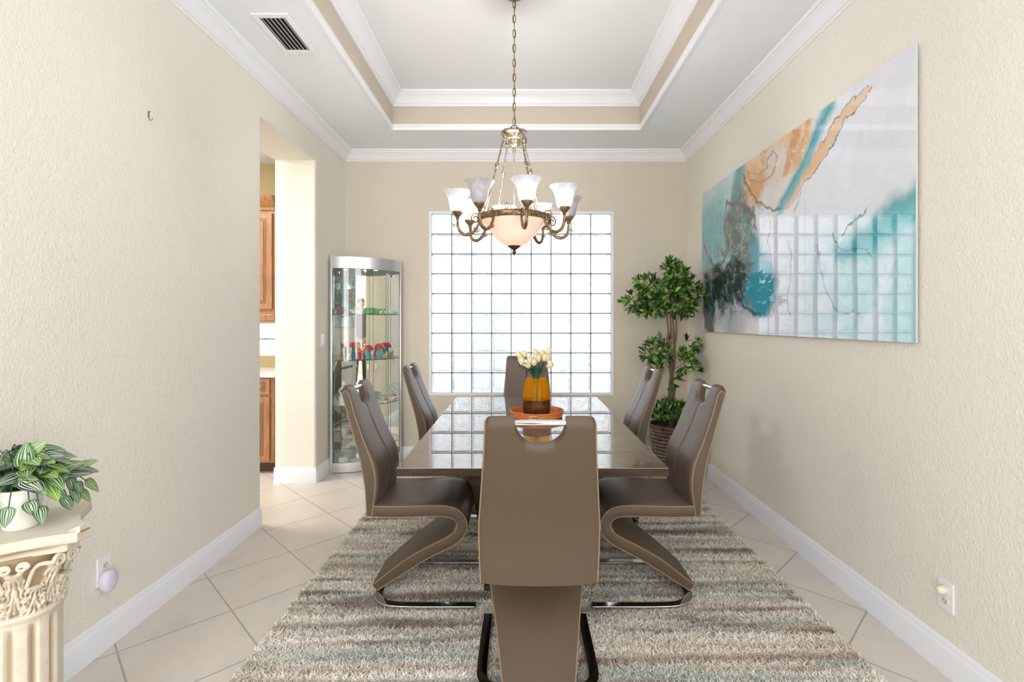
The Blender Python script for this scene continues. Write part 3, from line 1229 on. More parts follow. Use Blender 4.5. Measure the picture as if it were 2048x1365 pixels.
    for i, p in enumerate(path):
        a = path[max(i - 1, 0)]
        b = path[min(i + 1, len(path) - 1)]
        tg = (b - a).normalized()
        nr = Vector((0, -tg.z, tg.y))
        s = L[i] / tot
        w, h2 = width(s), half(s)
        crn = 0.009
        ring = []
        crown_h = 0.006 if s < 0.42 else 0.0
        for (sx, sn) in ((1, 1), (-1, 1), (-1, -1), (1, -1)):
            for q in range(3):
                base_a = {(1, 1): 0, (-1, 1): 90, (-1, -1): 180, (1, -1): 270}[(sx, sn)]
                an = math.radians(base_a + 45 * q)
                x = sx * (w - crn) + crn * math.cos(an)
                nn = sn * (h2 - crn) + crn * math.sin(an)
                ring.append(p + Vector((x, 0, 0)) + nr * nn)
            if (sx, sn) == (1, 1):
                for fxx in (0.7, 0.35, 0, -0.35, -0.7):
                    ring.append(p + Vector((fxx * w, 0, 0)) + nr * (h2 + crown_h * (1 - fxx * fxx)))
            edges[(sx, sn)].append(p + Vector((sx * (w - 0.0025), 0, 0)) + nr * sn * (h2 - 0.0025))
        rings.append(ring)
    cut = next(i for i in range(len(L)) if L[i] / tot > 0.50)
    mb = MB()
    mb.loft(rings[:cut + 1])
    st = mb.build('seat', M['leather_front'], root, angle=50)
    st.data.materials.append(M['leather_back'])
    for p in st.data.polygons:
        if abs(p.normal.x) > 0.6:
            p.material_index = 1
    mb = MB()
    mb.loft(rings[cut:])
    mb.build('support_leg', M['leather_back'], root, angle=50)
    for kx in edges:
        mb = MB()
        mb.tube(edges[kx], 0.0029, 6)
        mb.build('piping', M['piping'], root)
    # flat chrome sled base
    right = [(0.216, 0.53, 0.0), (0.216, 0.40, 0.0), (0.216, 0.26, 0.0), (0.214, 0.15, 0.002), (0.204, 0.095, 0.006), (0.178, 0.062, 0.011), (0.13, 0.048, 0.015), (0.06, 0.044, 0.016), (0.0, 0.044, 0.016)]
    ZO = 0.0275
    pts = catmull([Vector(p) for p in right], 5)
    pts = pts + [Vector((-p.x, p.y, p.z)) for p in pts[::-1][1:]]
    rings = []
    for i, p in enumerate(pts):
        a, b = pts[max(i - 1, 0)], pts[min(i + 1, len(pts) - 1)]
        tg = (b - a).normalized()
        sd = Vector((tg.y, -tg.x, 0)).normalized()
        up = sd.cross(tg).normalized()
        if up.z < 0:
            up = -up
        q = p + Vector((0, 0, ZO + 0.006))
        hw, hh = 0.020, 0.0055
        rings.append([q + sd * hw + up * hh, q - sd * hw + up * hh, q - sd * hw - up * hh, q + sd * hw - up * hh])
    mb = MB()
    mb.loft(rings)
    mb.build('chrome_base', M['chrome'], root, angle=40, bevel=0.0015)
    return root


chair = make_chair('taupe chair nearest the camera, seen from behind at the near table end')
chair.location = (0.066, 1.775, 0)
dup(chair, (-0.742, 2.595, 0), -PI / 2, 'taupe chair at the near left of the table, in front of the glass display cabinet')
dup(chair, (0.868, 2.595, 0), PI / 2, 'taupe chair at the near right of the table, its back towards the plain right wall')
dup(chair, (-0.705, 3.68, 0), -PI / 2, 'taupe chair at the far left of the table, between cabinet and glass block window')
dup(chair, (0.815, 3.47, 0), PI / 2, 'taupe chair at the far right of the table, in front of the potted tree')
dup(chair, (0.058, 4.50, 0), PI, 'taupe chair at the window end of the table, partly behind the amber vase')


# ------------------------------------------------------------------ tray, vase, tulips
TX, TY = 0.105, 3.285
tray = empty('rattan_tray', (TX, TY, 0.7602), 0, 'round orange-brown rattan tray on the dining table under the vase', 'tray')
m = MB()
rings = []
for (r, z) in [(0.0, 0.0), (0.150, 0.0), (0.168, 0.004), (0.173, 0.030), (0.176, 0.040), (0.172, 0.043), (0.168, 0.038), (0.163, 0.012), (0.150, 0.007), (0.0, 0.007)]:
    rings.append([(max(r, 0.0005) * math.cos(2 * PI * j / 64), max(r, 0.0005) * math.sin(2 * PI * j / 64), z) for j in range(64)])
m.loft(rings)
m.build('tray_body', M['rattan'], tray)
m = MB()
m.tube([(0.175 * math.cos(2 * PI * j / 64), 0.175 * math.sin(2 * PI * j / 64), 0.041) for j in range(64)], 0.0045, 8, closed=True)
m.build('rim', M['rattan'], tray)
m = MB()
for dz in (0.014, 0.029):
    m.tube([(0.1765 * math.sin(a), -0.1765 * math.cos(a), dz) for a in np.linspace(-0.30, -0.02, 10)], 0.0035, 6)
m.build('handle_binding', plain('pale_cane', srgb(222, 176, 132), 0.5), tray)
m = MB()
m.tube([(0.1765 * math.sin(a), -0.1765 * math.cos(a), 0.0225) for a in np.linspace(-0.14, -0.03, 8)], 0.0045, 6)
m.build('handle_slot', M['wood_dark'], tray)

vase = empty('flower_vase', (TX, TY, 0.7672), 0, 'amber glass vase with a dark mottled base holding tulips', 'vase')
low = [(0.0005, 0.0), (0.070, 0.0), (0.082, 0.006), (0.089, 0.03), (0.091, 0.07), (0.090, 0.102), (0.086, 0.102), (0.087, 0.07), (0.085, 0.032), (0.078, 0.010), (0.0005, 0.008)]
m = MB()
m.lathe(low, 40, cap=False)
m.build('vase_base', M['amber_dark'], vase)
m = MB()
m.tube([(0.0905 * math.cos(2 * PI * j / 48), 0.0905 * math.sin(2 * PI * j / 48), 0.104) for j in range(48)], 0.0035, 8, closed=True)
m.build('waist_ring', M['amber_dark'], vase)
up = [(0.090, 0.106), (0.087, 0.150), (0.080, 0.200), (0.072, 0.235), (0.064, 0.247), (0.054, 0.248), (0.050, 0.246), (0.050, 0.243), (0.062, 0.243), (0.069, 0.232), (0.077, 0.198), (0.084, 0.150), (0.087, 0.106)]
m = MB()
m.lathe(up, 40, cap=False)
m.build('vase_body', M['amber'], vase)
m = MB()
m.lathe([(0.034, 0.02), (0.036, 0.085), (0.040, 0.088), (0.040, 0.02)], 24, cap=False)
m.build('inner_sleeve', M['amber_dark'], vase)

heads = [(480, 160, -1), (503, 200, 1), (530, 150, -1), (562, 242, 1.3), (582, 196, 1), (640, 135, -1), (622, 212, 1.4), (665, 182, 0.5), (703, 146, -0.8), (725, 172, 0.8), (768, 118, -0.4), (752, 178, 0.4), (773, 246, 0.9), (640, 170, -0.2)]


def tulip_parts(root, head, lean):
    """stem from the vase throat to the head, a long leaf, six petals"""
    h = Vector(head)
    s0 = Vector((h.x * 0.14, h.y * 0.14, -0.19))
    mid1 = Vector((h.x * 0.22, h.y * 0.22, 0.01))
    mid2 = Vector((h.x * 0.55, h.y * 0.55, h.z * 0.55))
    P = catmull([s0, mid1, mid2, h - lean * 0.022], 5)
    mb = MB()
    mb.tube(P, 0.0030, 6)
    mb.build('stem', M['stem'], root)
    mb = MB()
    side = Vector((-h.y, h.x, 0)).normalized() if abs(h.x) + abs(h.y) > 1e-3 else Vector((1, 0, 0))
    base = mid1
    tip = Vector((h.x * 0.85, h.y * 0.85, h.z * 0.62)) + side * 0.012
    vs, fs = [], []
    for i in range(8):
        t2 = i / 7
        c = base.lerp(tip, t2) + Vector((0, 0, 0.01 * math.sin(PI * t2)))
        w = 0.011 * math.sin(PI * min(1, t2 * 0.92 + 0.06)) ** 0.7
        vs += [c - side * w, c + Vector((0, 0, -0.003)), c + side * w]
    for i in range(7):
        for j in range(2):
            a = i * 3 + j
            fs.append((a, a + 1, a + 4, a + 3))
    mb.add(vs, fs)
    mb.build('leaf', M['stem'], root)
    # blossom
    z = lean.normalized()
    x = z.orthogonal().normalized()
    y = z.cross(x)
    mb = MB()
    for pi_ in range(6):
        a0 = pi_ * PI / 3 + (0.5 if pi_ % 2 else 0.4)
        rs = 1.0 if pi_ % 2 else 0.9
        vs, fs = [], []
        for i in range(7):
            t2 = i / 6
            r = 0.0195 * math.sin(PI * (0.12 + 0.70 * t2)) * rs
            wa = 0.62 * math.sin(PI * min(1, 0.12 + 0.84 * t2)) ** 0.6
            zz = -0.026 + 0.058 * t2
            for j in (-1, -0.5, 0, 0.5, 1):
                a = a0 + wa * j
                rr = r * (1 - 0.08 * abs(j)) + (0.0008 if pi_ % 2 else 0)
                vs.append(h + x * math.cos(a) * rr + y * math.sin(a) * rr + z * (zz - 0.004 * abs(j) * t2))
        for i in range(6):
            for j in range(4):
                a = i * 5 + j
                fs.append((a, a + 1, a + 6, a + 5))
        mb.add(vs, fs)
    o = mb.build('blossom', M['petal'], root, angle=60)
    sl = o.modifiers.new('solid', 'SOLIDIFY')
    sl.thickness = 0.001


names = ['cream tulip leaning furthest left over the vase, highest on that side', 'cream tulip at the left of the bouquet, just below the outermost one',
         'cream tulip in the upper left of the bouquet, behind its neighbours', 'cream tulip hanging lowest on the left front of the bouquet',
         'cream tulip in the left front of the bouquet, above the lowest-hanging one', 'cream tulip standing upright at the top centre of the bouquet',
         'cream tulip at the front centre of the bouquet, just above the stems', 'cream tulip in the middle right of the front row of the bouquet',
         'cream tulip in the upper right of centre, behind the front row', 'cream tulip in the right half of the bouquet, facing the camera',
         'cream tulip reaching highest on the right of the bouquet', 'cream tulip on the right of the bouquet below the highest one',
         'cream tulip drooping lowest on the right edge of the bouquet', 'cream tulip hidden deepest in the middle of the bouquet']
for (hx_, hz_, dep), nm in zip(heads, names):
    k = 0.00328
    X = (940 + hx_ / 4.873 - 1073) * k
    Z = EYE - (680 + hz_ / 4.873 - 644) * k - 0.7672 - 0.2455
    Yd = -dep * 0.038
    r0 = empty('tulip', (TX, TY, 0.7672 + 0.2455), 0, nm, 'flower', 'cream tulips in the amber vase')
    lean = Vector((X * 5, Yd * 5, 0.8 if hz_ < 230 else 0.25)).normalized()
    tulip_parts(r0, (X, Yd, Z), lean)


# ------------------------------------------------------------------ chandelier
def chandelier():
    cx, cy = -0.038, 3.05
    root = empty('chandelier', (cx, cy, TZ), 0, 'antique bronze chandelier with eight white glass bell shades and a warm alabaster bowl', 'chandelier')
    Z = lambda z: z - TZ
    def P(ang, r, z):
        return (r * math.sin(ang), -r * math.cos(ang), Z(z))
    m = MB()
    m.lathe([(0.062, 0), (0.066, -0.008), (0.058, -0.016), (0.045, -0.026), (0.02, -0.034), (0.008, -0.045)], 32)
    m.build('ceiling_canopy', M['bronze'], root)
    # chain of oval links
    z0, z1 = Z(2.575), -0.045
    n = 17
    step = (z1 - z0) / n
    ch = MB()
    for i in range(n):
        c = z0 + (i + 0.5) * step
        pts = []
        for j in range(14):
            a = 2 * PI * j / 14
            u, w = 0.0085 * math.cos(a), (step * 0.60) * math.sin(a)
            pts.append((u, 0, c + w) if i % 2 == 0 else (0, u, c + w))
        ch.tube(pts, 0.0026, 6, closed=True)
    ch.tube([(0.004 * math.sin(i * 0.7), 0.004 * math.cos(i * 0.7), z0 + (z1 - z0) * i / 40) for i in range(41)], 0.0016, 5)
    ch.build('chain', M['bronze'], root)
    m = MB()
    m.tube([(0.022 * math.cos(a), 0, Z(2.552) + 0.024 * math.sin(a)) for a in np.linspace(0, 2 * PI, 18)[:-1]], 0.0034, 8, closed=True)
    m.build('top_loop', M['bronze'], root)
    m = MB()
    m.lathe([(0.004, Z(2.535)), (0.070, Z(2.533)), (0.078, Z(2.528)), (0.078, Z(2.520)), (0.070, Z(2.516)), (0.060, Z(2.512)), (0.058, Z(2.494)), (0.050, Z(2.484)),
             (0.040, Z(2.481)), (0.040, Z(2.474)), (0.036, Z(2.458)), (0.027, Z(2.444)), (0.012, Z(2.436)), (0.004, Z(2.435))], 36)
    m.build('top_collar', M['silver'], root)
    m = MB()
    for j in range(40):
        a = 2 * PI * j / 40
        m.ball((0.0745 * math.cos(a), 0.0745 * math.sin(a), Z(2.5325)), 0.0042, 5)
    m.build('beading', M['silver'], root)
    m = MB()
    for j in range(28):
        a = 2 * PI * j / 28
        m.ball((0.0415 * math.cos(a), 0.0415 * math.sin(a), Z(2.482)), 0.0036, 5)
    m.build('beading', M['silver'], root)
    m = MB()
    m.lathe([(0.004, Z(2.44)), (0.009, Z(2.43)), (0.007, Z(2.422)), (0.012, Z(2.414)), (0.006, Z(2.405)), (0.0035, Z(2.40)), (0.0035, Z(1.99))], 12)
    m.build('centre_rod', M['silver'], root)
    for d in (35, 125, 215, 305):
        a = math.radians(d)
        top = Vector(P(a, 0.066, 2.515))
        bot = Vector(P(a, 0.212, 2.005))
        m = MB()
        m.tube([top, bot], 0.0048, 10)
        for f, r in ((0.03, 0.012), (0.07, 0.009), (0.37, 0.009), (0.395, 0.0125), (0.42, 0.009)):
            m.ball(top.lerp(bot, f), r, 8)
        m.tube(catmull([top + Vector((0, 0, 0.0)), Vector(P(a, 0.085, 2.52)), Vector(P(a, 0.09, 2.49)), Vector(P(a, 0.074, 2.48))], 5), 0.004, 6)
        m.build('hanger_rod', M['silver'], root)
    # ring band
    m = MB()
    m.lathe([(0.206, Z(1.985)), (0.214, Z(1.985)), (0.218, Z(1.990)), (0.216, Z(1.998)), (0.216, Z(2.010)), (0.219, Z(2.016)), (0.214, Z(2.021)), (0.205, Z(2.021)), (0.206, Z(1.985))], 72, cap=False)
    m.build('ring_band', M['bronze'], root)
    # bowl
    zz = lambda y: Z(EYE + (644 - y) / 329)
    pr = [(0.208, zz(440)), (0.203, zz(445)), (0.182, zz(451)), (0.158, zz(458)), (0.140, zz(465)), (0.124, zz(472)), (0.104, zz(480)), (0.078, zz(486.5)), (0.045, zz(492)), (0.018, zz(494))]
    inner = [(max(r - 0.005, 0.003), z + 0.004) for r, z in pr[::-1]]
    m = MB()
    m.lathe(pr + inner, 56, cap=False)
    b = m.build('glass_bowl', M['bowl'], root, angle=60)
    b['label'] = 'warm amber-lit alabaster glass bowl'
    m = MB()
    m.lathe([(0.003, zz(492)), (0.040, zz(491.5)), (0.040, zz(493.5)), (0.026, zz(496.5)), (0.010, zz(500)), (0.007, zz(502)), (0.013, zz(504.5)), (0.010, zz(507)), (0.004, zz(509.5)), (0.001, zz(511))], 20)
    m.build('bottom_finial', plain('dark_bronze', srgb(84, 64, 50), 0.4, 0.6), root)
    # crest ornaments on the ring between the arms
    for k in range(8):
        a = math.radians(12 + 45 * k + 22.5)
        m = MB()
        rr = 0.222
        def Q(u, w):
            aa = a + u / rr
            return P(aa, rr, 2.0 + w)
        for s in (-1, 1):
            m.tube([Q(s * (0.052 - 0.012 * math.cos(t2) * (1 - t2 / 9)), -0.012 + 0.012 * math.sin(t2) * (1 - t2 / 9)) for t2 in np.linspace(0, 7, 18)], 0.0032, 6)
            m.tube(catmull([Q(s * 0.052, 0.0), Q(s * 0.035, 0.006), Q(s * 0.018, -0.006), Q(0, 0.004)], 5), 0.0036, 6)
            m.tube([Q(s * (0.016 + 0.011 * math.sin(t2)), 0.030 - 0.014 * math.cos(t2)) for t2 in np.linspace(0, 2 * PI, 14)[:-1]], 0.0026, 6, closed=True)
        m.tube([Q(0.007 * math.sin(t2), 0.036 - 0.020 * math.cos(t2)) for t2 in np.linspace(0, 2 * PI, 14)[:-1]], 0.0026, 6, closed=True)
        m.build('crest_ornament', M['bronze'], root)
    for k in range(8):
        a = math.radians(12 + 45 * k)
        arm = MB()
        P = lambda ang, r, z: (r * math.sin(ang), -r * math.cos(ang), Z(z - 0.014))
        path = catmull([P(a, 0.2120, 2.000), P(a, 0.2243, 1.966), P(a, 0.2507, 1.930), P(a, 0.2877, 1.913), P(a, 0.3229, 1.925), P(a, 0.3405, 1.958), P(a, 0.3440, 2.004)], 6)
        arm.tube(path, [0.0068 + 0.003 * math.sin(PI * i / (len(path) - 1)) for i in range(len(path))], 10)
        # scrolls
        sp = []
        for t2 in np.linspace(0, 9.5, 40):
            r = 0.030 * (1 - t2 / 13)
            sp.append(P(a, 0.238 - r * math.cos(t2), 2.012 + r * 1.15 * math.sin(t2)))
        arm.tube(sp, 0.0042, 6)
        sp = []
        for t2 in np.linspace(0, 8, 30):
            r = 0.019 * (1 - t2 / 11)
            sp.append(P(a, 0.232 - r * math.cos(t2), 1.948 - r * math.sin(t2)))
        arm.tube(sp, 0.0036, 6)
        arm.tube(catmull([P(a, 0.3352, 1.945), P(a, 0.3528, 1.966), P(a, 0.3651, 1.972), P(a, 0.3686, 1.962), P(a, 0.3625, 1.958)], 4), 0.0029, 6)
        ao = arm.build('arm', M['bronze'], root)
        c = P(a, 0.3440, 0)
        cp = MB()
        cp.lathe([(0.008, Z(1.988)), (0.012, Z(1.994)), (0.010, Z(2.000)), (0.020, Z(2.012)), (0.032, Z(2.026)), (0.034, Z(2.034)), (0.030, Z(2.038)), (0.004, Z(2.038))], 20, (c[0], c[1], 0))
        cp.build('cup', M['bronze'], ao)
        pr = [(0.030, 2.046), (0.041, 2.054), (0.048, 2.078), (0.052, 2.105), (0.060, 2.132), (0.074, 2.156), (0.086, 2.170)]
        pin = [(r - 0.0035, z + 0.001) for r, z in pr[::-1]]
        sh = MB()
        sh.lathe([(r * 0.98, Z(z - 0.016)) for r, z in pr + pin], 32, (c[0], c[1], 0), cap=False)
        lit = k not in (7, 2)
        s = sh.build('lamp_shade', M['shade_lit'] if lit else M['shade_off'], ao, angle=60)
        s['label'] = 'glowing white glass bell shade' if lit else 'unlit translucent white glass bell shade'
        bl = MB()
        bl.ball((c[0], c[1], Z(2.083)), 0.02, 10, (1, 1, 1.5))
        bl.build('bulb', emis('bulb_glow', (1, 0.98, 0.96, 1), 15.0) if lit else M['white_plastic'], ao)
    # light of the bowl's lamps
    d = bpy.data.lights.new('chandelier_light', 'POINT')
    d.energy = 15
    d.color = (0.97, 0.98, 1.0)
    d.shadow_soft_size = 0.07
    lo = bpy.data.objects.new('chandelier_light', d)
    lo.location = (0, 0, Z(2.035))
    lo.parent = root
    COL.objects.link(lo)


chandelier()


# ------------------------------------------------------------------ display cabinet (bow front, across the corner)
CA = Vector((-1.722, 4.565))      # left post
CB = Vector((-1.185, 4.945))      # right post
CAB_TOP = 1.975


def bow(n=25, inset=0.0):
    """plan points of the bowed front from the left post to the right post"""
    mid = (CA + CB) / 2
    ch = CB - CA
    L = ch.length
    nrm = Vector((ch.y, -ch.x)).normalized()
    sag = 0.115
    R = (L * L / 4 + sag * sag) / (2 * sag)
    c = mid - nrm * (R - sag)
    a0 = math.atan2(CA.y - c.y, CA.x - c.x)
    a1 = math.atan2(CB.y - c.y, CB.x - c.x)
    while a1 < a0 - PI:
        a1 += 2 * PI
    return [Vector((c.x + (R - inset) * math.cos(a0 + (a1 - a0) * i / (n - 1)), c.y + (R - inset) * math.sin(a0 + (a1 - a0) * i / (n - 1)))) for i in range(n)]


BACKC = [Vector((CB.x, 4.985)), Vector((-1.535, 4.985)), Vector((-1.625, 4.958)), Vector((-1.735, 4.850)), Vector((-1.7355, CA.y))]


def cabinet():
    ctr = Vector((-1.48, 4.80))
    root = empty('display_cabinet', (ctr.x, ctr.y, 0), 0, 'curved glass corner display cabinet with aluminium posts and mirrored back', 'cabinet')
    S = lambda p: Vector((p[0] - ctr.x, p[1] - ctr.y))
    def ribbon(pts, z0, z1, th):
        mb = MB()
        rings = []
        for i, p in enumerate(pts):
            a, b = pts[max(i - 1, 0)], pts[min(i + 1, len(pts) - 1)]
            t2 = (b - a).normalized()
            nn = Vector((t2.y, -t2.x)) * th / 2
            q = S(p)
            rings.append([(q.x + nn.x, q.y + nn.y, z0), (q.x - nn.x, q.y - nn.y, z0), (q.x - nn.x, q.y - nn.y, z1), (q.x + nn.x, q.y + nn.y, z1)])
        mb.loft(rings)
        return mb
    for p in (CA, CB):
        q = S(p)
        m = MB()
        m.lathe([(0.013, 0.0), (0.0135, 0.004), (0.0135, CAB_TOP + 0.006), (0.011, CAB_TOP + 0.012), (0.004, CAB_TOP + 0.013)], 20, (q.x, q.y, 0))
        m.build('post', M['alu'], root)
    hd = ribbon(bow(), CAB_TOP - 0.105, CAB_TOP, 0.012).build('header_rail', M['alu'], root, angle=30)
    ribbon(bow(), 0.006, 0.092, 0.012).build('plinth_rail', M['alu'], root, angle=30)
    # screws on the rails
    bp = bow(25)
    for zc in (CAB_TOP - 0.018, CAB_TOP - 0.088, 0.076, 0.022):
        m = MB()
        for i in (1, 9, 17, 23):
            a, b = bp[i - 1], bp[i + 1]
            t2 = (b - a).normalized()
            nn = Vector((t2.y, -t2.x))
            q = S(bp[i] + nn * 0.0075)
            m.ball((q.x, q.y, zc), 0.0045, 6)
        m.build('screw_row', M['chrome'], root)
    # mirrors at the back
    for (p, q2) in zip(BACKC[:-1], BACKC[1:]):
        ribbon([p, q2], 0.03, CAB_TOP - 0.01, 0.005).build('mirror_panel', M['mirror'], root, smooth=False)
    def plate(z, th, mat, name, inset=0.012, parent=root):
        poly = [S(p) for p in bow(21, inset)] + [S(p + Vector((0, -0.008))) if i == 0 else S(p + Vector((0.006, -0.004))) for i, p in enumerate(BACKC)]
        mb = MB()
        n = len(poly)
        vs = [(p.x, p.y, z) for p in poly] + [(p.x, p.y, z + th) for p in poly]
        mb.add(vs, [tuple(range(n - 1, -1, -1)), tuple(range(n, 2 * n))] + [(i, (i + 1) % n, n + (i + 1) % n, n + i) for i in range(n)])
        return mb.build(name, mat, parent, smooth=False)
    plate(CAB_TOP - 0.020, 0.012, M['white_plastic'], 'top_panel')
    plate(0.030, 0.018, M['alu'], 'bottom_panel')
    for z in (1.448, 1.020, 0.600, 0.210):
        sh = plate(z, 0.006, M['cab_glass'], 'glass_shelf', 0.022)
        e = MB()
        pp = [S(p) for p in bow(21, 0.020)]
        e.tube([(p.x, p.y, z + 0.003) for p in pp], 0.0032, 6)
        e.build('shelf_edge', M['shelf_edge'], sh)
    # two curved glass doors
    bb = bow(41)
    ribbon(bb[1:20], 0.096, CAB_TOP - 0.108, 0.004).build('glass_door', M['cab_glass'], root, angle=30)
    d2 = ribbon(bb[21:40], 0.096, CAB_TOP - 0.108, 0.004).build('glass_door', M['cab_glass'], root, angle=30)
    for i in (1, 19, 21, 39):
        q = S(bb[i])
        m = MB()
        m.box(q.x - 0.0015, q.x + 0.0015, q.y - 0.0025, q.y + 0.0025, 0.096, CAB_TOP - 0.108)
        m.build('door_edge', M['shelf_edge'], root, smooth=False)
    for i in (18, 22):
        a, b = bb[i - 1], bb[i + 1]
        t2 = (b - a).normalized()
        nn = Vector((t2.y, -t2.x))
        q = S(bb[i])
        m = MB()
        m.tube([(q.x + nn.x * 0.002, q.y + nn.y * 0.002, 0.985), (q.x + nn.x * 0.022, q.y + nn.y * 0.022, 0.985), (q.x + nn.x * 0.022, q.y + nn.y * 0.022, 0.94)], 0.005, 8)
        m.build('door_handle', M['chrome'], root)
    q = S((-1.49, 4.80))
    m = MB()
    m.lathe([(0.034, CAB_TOP - 0.022), (0.034, CAB_TOP - 0.062), (0.030, CAB_TOP - 0.066), (0.026, CAB_TOP - 0.060), (0.002, CAB_TOP - 0.058)], 20, (q.x, q.y, 0))
    m.build('cabinet_spotlight', M['chrome'], root)
    m = MB()
    m.lathe([(0.023, CAB_TOP - 0.0655), (0.012, CAB_TOP - 0.068), (0.001, CAB_TOP - 0.0685)], 16, (q.x, q.y, 0))
    m.build('spotlight_lens', emis('halogen_lens', (1, 0.85, 0.6, 1), 5.0), root)
    d = bpy.data.lights.new('cabinet_halogen', 'SPOT')
    d.energy = 5
    d.color = (1, 0.88, 0.68)
    d.spot_size = 1.9
    d.spot_blend = 0.7
    d.shadow_soft_size = 0.02
    lo = bpy.data.objects.new('cabinet_halogen', d)
    lo.location = (q.x, q.y, CAB_TOP - 0.075)
    lo.parent = root
    COL.objects.link(lo)
    for (x, y) in ((-1.69, 4.66), (-1.30, 4.90)):
        p2 = S((x, y))
        m = MB()
        m.box(p2.x - 0.012, p2.x + 0.012, p2.y - 0.006, p2.y + 0.006, CAB_TOP - 0.15, CAB_TOP - 0.125)
        m.build('hinge', M['chrome'], root, smooth=False, bevel=0.002)


cabinet()


def gem_glass(name, c, a=0.5, rough=0.05):
    k = N(name)
    t = k.n('ShaderNodeBsdfTransparent')
    t.inputs[0].default_value = c
    p = k.n('ShaderNodeBsdfPrincipled')
    p.inputs['Base Color'].default_value = c
    p.inputs['Roughness'].default_value = rough
    p.inputs['Specular IOR Level'].default_value = 0.9
    mx = k.n('ShaderNodeMixShader')
    mx.inputs[0].default_value = a
    k.l(t.outputs[0], mx.inputs[1])
    k.l(p.outputs[0], mx.inputs[2])
    k.l(mx.outputs[0], k.out.inputs['Surface'])
    return k.m


G_red = gem_glass('red_art_glass', srgb(214, 62, 58), 0.75)
G_orange = gem_glass('orange_art_glass', srgb(244, 132, 30), 0.75)
G_cyan = gem_glass('turquoise_art_glass', srgb(96, 200, 208), 0.6)
G_mag = gem_glass('magenta_art_glass', srgb(226, 30, 140), 0.75)
G_clear = gem_glass('clear_crystal', srgb(236, 242, 240), 0.4)
G_green = gem_glass('green_art_glass', srgb(112, 190, 110), 0.6)
G_pink = gem_glass('pink_crystal', srgb(226, 176, 186), 0.5)
G_purple = gem_glass('mauve_crystal', srgb(176, 140, 168), 0.5)
G_milk = gem_glass('pale_mint_glass', srgb(216, 236, 222), 0.7)
M['porcelain'] = plain('white_porcelain', srgb(238, 240, 236), 0.25)
M['gold'] = plain('straw_gold', srgb(206, 172, 86), 0.4)
M['bear'] = plain('tan_ceramic', srgb(214, 176, 130), 0.4)


def mushroom(x, y, z, capc, stemc, s, label):
    r = empty('glass_mushroom', (x, y, z), 0, label, 'figurine', 'art glass mushrooms on the second cabinet shelf')
    m = MB()
    m.lathe([(0.001, 0), (0.024 * s, 0.0), (0.027 * s, 0.008 * s), (0.022 * s, 0.035 * s), (0.017 * s, 0.07 * s), (0.012 * s, 0.083 * s), (0.001, 0.085 * s)], 16, cap=False)
    m.build('stem', stemc, r)
    m = MB()
    m.lathe([(0.001, 0.078 * s), (0.030 * s, 0.076 * s), (0.044 * s, 0.080 * s), (0.043 * s, 0.090 * s), (0.034 * s, 0.108 * s), (0.018 * s, 0.120 * s), (0.001, 0.124 * s)], 20, cap=False)
    m.build('cap', capc, r)


S1, S2, S3, S4 = 1.4542, 1.0262, 0.6062, 0.2162
mushroom(-1.515, 4.70, S2, G_orange, G_mag, 0.86, 'orange capped glass mushroom with magenta stem in the display cabinet')
mushroom(-1.430, 4.72, S2, G_red, G_cyan, 1.10, 'red capped glass mushroom with turquoise stem, the left one of two alike')
mushroom(-1.365, 4.84, S2, G_red, G_cyan, 1.18, 'taller red capped glass mushroom with turquoise stem, right of its twin')


def bowl_of(name, x, y, z, mat, r, h, label, cat, petals=10, solid=False):
    m = MB()
    rings = []
    prof = [(0.35, 0.0), (0.5, 0.02), (0.75, 0.3), (0.92, 0.7), (1.0, 1.0), (0.93, 0.97), (0.8, 0.6), (0.5, 0.15), (0.02, 0.1)]
    if solid:
        prof = [(0.8, 0.0), (1.0, 0.12), (0.98, 0.5), (0.86, 0.85), (0.6, 1.0), (0.02, 1.0)]
    n = petals * 4
    for (a, b) in prof:
        rings.append([(r * a * (1 + 0.12 * b * math.cos(petals * 2 * PI * j / n)) * math.cos(2 * PI * j / n), r * a * (1 + 0.12 * b * math.cos(petals * 2 * PI * j / n)) * math.sin(2 * PI * j / n), h * b) for j in range(n)])
    m.loft(rings)
    return tag(m.build(name, mat, loc=(x, y, z), angle=20), label, cat)


bowl_of('crystal_bowl', -1.665, 4.66, S1, G_purple, 0.042, 0.062, 'mauve faceted crystal bowl at the left end of the top cabinet shelf', 'bowl')
bowl_of('crystal_bowl', -1.545, 4.72, S1, G_clear, 0.060, 0.040, 'wide clear crystal bowl in the middle of the top cabinet shelf', 'bowl', 12)
bowl_of('crystal_votive', -1.530, 4.72, S1 + 0.034, G_pink, 0.034, 0.035, 'small pink crystal cup sitting in the clear bowl', 'cup', 8, True)
bowl_of('glass_dish', -1.43, 4.76, S1, G_green, 0.058, 0.062, 'lumpy green glass dish on the top cabinet shelf', 'dish', 7, True)


def crystal_animal(x, y, z, s, mat, label, name='crystal_figurine'):
    r = empty(name, (x, y, z), random.uniform(0, 6), label, 'figurine')
    m = MB()
    m.ball((0, 0, 0.018 * s), 0.015 * s, 6, (1, 1.4, 1))
    m.ball((0, -0.018 * s, 0.034 * s), 0.010 * s, 6)
    for sx in (-1, 1):
        for sy in (-1, 1):
            m.tube([(sx * 0.008 * s, sy * 0.012 * s, 0.014 * s), (sx * 0.010 * s, sy * 0.014 * s, 0)], 0.004 * s, 5)
        m.tube([(sx * 0.005 * s, -0.018 * s, 0.042 * s), (sx * 0.007 * s, -0.018 * s, 0.050 * s)], 0.003 * s, 5)
    m.build('body', mat, r, angle=10)
    return r


